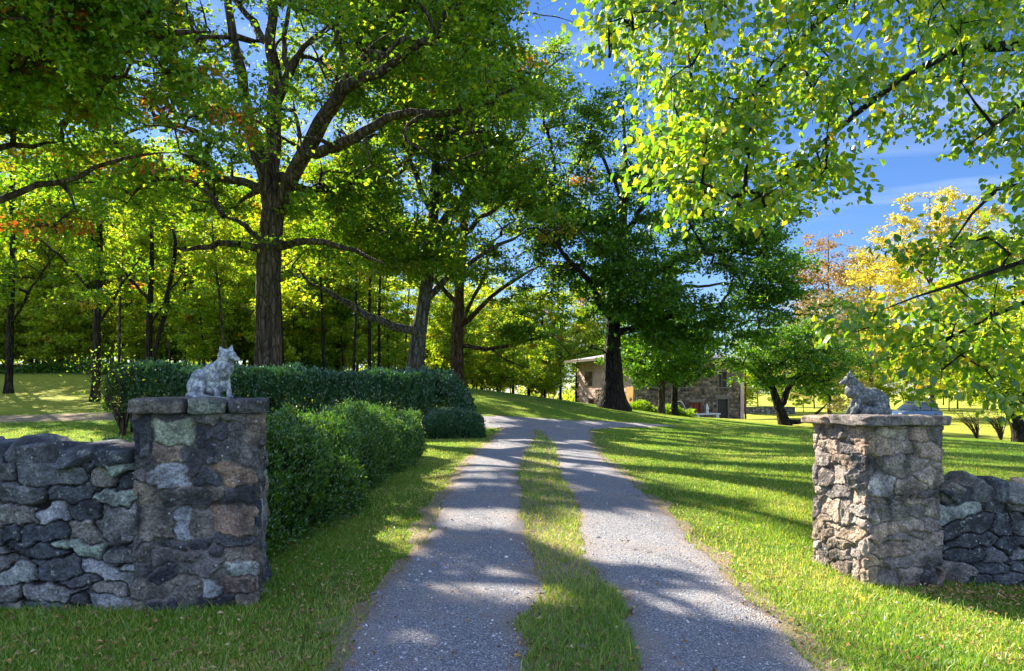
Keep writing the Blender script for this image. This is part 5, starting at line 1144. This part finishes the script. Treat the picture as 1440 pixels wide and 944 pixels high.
# ------------------------------------------------------------------ grass, gravel stones, fallen leaves
rng = np.random.default_rng(90)
def scatter(n, r0, r1, half=47):
    r = np.exp(rng.uniform(np.log(r0), np.log(r1), n)); a = rng.uniform(-R(half), R(half), n); return r*np.sin(a), r*np.cos(a), r
def blades(name, label, n, r0, r1, h0, wk, soil=None, half=47):
    x, y, r = scatter(n, r0, r1, half); tk = tracks(x, y); sp_ = span(x, y)
    med = (tk < 0) & (sp_ > 0) & (y < YM+1)
    d = fbm(x*.8, y*.8, 0, 95, 3); p = np.clip(1.0+d*.5, .2, 1)
    p = np.where(tk > -.12, np.clip((-tk+.03)/.22, 0, 1)*.8, p)
    # the middle strip is worn through in places
    worn = np.interp(y, [0, 3.6, 4.1, 4.6, 5.3, 5.9, 6.3, 7.2, 9, 12, 30], [.45, .5, .9, 1, .95, .25, .5, 1, 1, 1, 1])
    p = np.where(med, worn*np.clip(1.15+fbm(x*2.3, y*2.3, 0, 97, 3)*1.2, 0, 1)*np.clip((-tk+.06)/.10, 0, 1), p)
    # thin, dry strip beside the drive
    dry = np.clip(1-(-sp_)/1.3, 0, 1)*np.clip(.6+fbm(x*1.1, y*1.1, 0, 98, 3)*1.2, 0, 1)*(~med); p = p*(1-.72*dry)
    inw = ((x > -9.3) & (x < c0[0]) & (y > 4.82) & (y < 5.33)) | ((x > 3.9) & (y > 6.25) & (y < 6.74))
    ok = (rng.random(n) < p) & (tk < .03) & ~inw; x, y, r, d, med, dry = x[ok], y[ok], r[ok], d[ok], med[ok], dry[ok]; n = len(x)
    z = gz(x, y)-.004; a = rng.uniform(0, 6.28, n); h = h0*rng.lognormal(0, .35, n)*(1+.5*d)*np.where(med, 1.45, 1.0)*(1-.35*dry); w = wk*(1+r*.11)*rng.uniform(.7, 1.3, n); lean = rng.uniform(.15, 1.1, n)*h; la = rng.uniform(0, 6.28, n)
    B = np.c_[x, y, z]; S = np.c_[np.cos(a), np.sin(a), np.zeros(n)]*w[:, None]*.5; T = np.c_[np.cos(la)*lean, np.sin(la)*lean, h]; Mid = np.c_[np.cos(la)*lean*.3, np.sin(la)*lean*.3, h*.6]
    V = np.stack([B-S, B+S, B+Mid+S*.75, B+T, B+Mid-S*.75], 1).reshape(-1, 3); b = (np.arange(n)*5)[:, None]
    rnd = np.clip(rng.random(n)*.85+.3*np.clip(fbm(x*.5, y*.5, 0, 99, 3), -.3, .6)+.55*dry*rng.random(n)+.5*np.clip(fbm(x*1.6, y*1.6, 0, 101, 3)-.02, 0, .5), 0, 1)
    F5 = b+np.array([[0, 1, 2, 3, 4]]); 
    o_ = link(name, mesh_np(name, V, [b+np.array([[0, 1, 2, 4]]), b+np.array([[4, 2, 3]])], fattr={'rnd': np.r_[rnd, rnd], 'cl': np.zeros(2*n)}, smooth=False), M['grass'])
    tag(o_, label, "grass", kind='stuff'); return o_
blades("grass", "short green lawn grass growing around the drive and across the lawn", 620000, 2.3, 34, .036, .0042)
x, y, r = scatter(17000, 2.4, 12, 40); ok = tracks(x, y) > rng.uniform(-.02, .12, len(x)); x, y, r = x[ok], y[ok], r[ok]; n = len(x)
s = rng.lognormal(math.log(.0048), .45, n)*(1+.03*r); O = np.array([[1, 0, 0], [0, 1, 0], [-1, 0, 0], [0, -1, 0], [0, 0, .7], [0, 0, -.7]])
Pv = O[None]*s[:, None, None]*rng.uniform(.6, 1.35, (n, 6, 1)); a = rng.uniform(0, 6.28, n); ca, sa = np.cos(a)[:, None], np.sin(a)[:, None]
Pv = np.stack([Pv[:, :, 0]*ca-Pv[:, :, 1]*sa, Pv[:, :, 0]*sa+Pv[:, :, 1]*ca, Pv[:, :, 2]], 2)+np.c_[x, y, gz(x, y)+.021+s*.2][:, None]
b = (np.arange(n)*6)[:, None]; F = np.concatenate([b+np.array([f]) for f in ((0, 1, 4), (1, 2, 4), (2, 3, 4), (3, 0, 4), (1, 0, 5), (2, 1, 5), (3, 2, 5), (0, 3, 5))])
tag(link("gravel_stones", mesh_np("gravel_stones", Pv.reshape(-1, 3), [F], fattr={'rnd': np.tile(rng.random(n), 8)}, smooth=False), M['pebble']), "loose grey crushed stones lying on the drive", "gravel", kind='stuff')
x, y, r = scatter(13000, 2.4, 24, 46); k2 = 2600; x2 = np.r_[rng.uniform(3.4, 7, k2//2), rng.uniform(-5, 2.3, k2//2)]; x2 = x2[:k2//2]; y2 = 6.05-np.abs(rng.normal(0, .35, len(x2)))
x = np.r_[x, x2]; y = np.r_[y, y2]; n = len(x)
ok = (tracks(x, y) < .05) | (rng.random(n) < .1); x, y = x[ok], y[ok]; n = len(x)
P = np.c_[x, y, gz(x, y)+.022+rng.random(n)*.02]; N = rng.normal(0, .5, (n, 3)); N[:, 2] = 1
V, F = leaf_quads(P, rng.normal(0, 1, (n, 3))*[1, 1, .25], N, rng.uniform(.018, .05, n), rng.uniform(.012, .03, n), rng, .2)
tag(link("fallen_leaves", mesh_np("fallen_leaves", V, [F], fattr={'rnd': rng.random(n), 'cl': np.zeros(n)}, smooth=False), M['litter']), "dry brown and tan fallen leaves scattered over grass and gravel", "fallen leaves", kind='stuff')
for k, (x_, y_, s_) in enumerate([(822, 915, .05), (700, 905, .03)]):
    h_ = hit(x_, y_); o_ = link("loose_stone", rock(s_*1.6, s_, s_*.7, 300+k, 7, 3, .95), M['wall_stone']); o_.location = tuple(h_+[0, 0, .012])
    tag(o_, ["pale flat stone lying in the worn middle strip of the drive", "small grey stone at the inner edge of the left wheel track"][k], "stone")
print("faces", sum(len(o.data.polygons) for o in bpy.data.objects if o.type == 'MESH'))
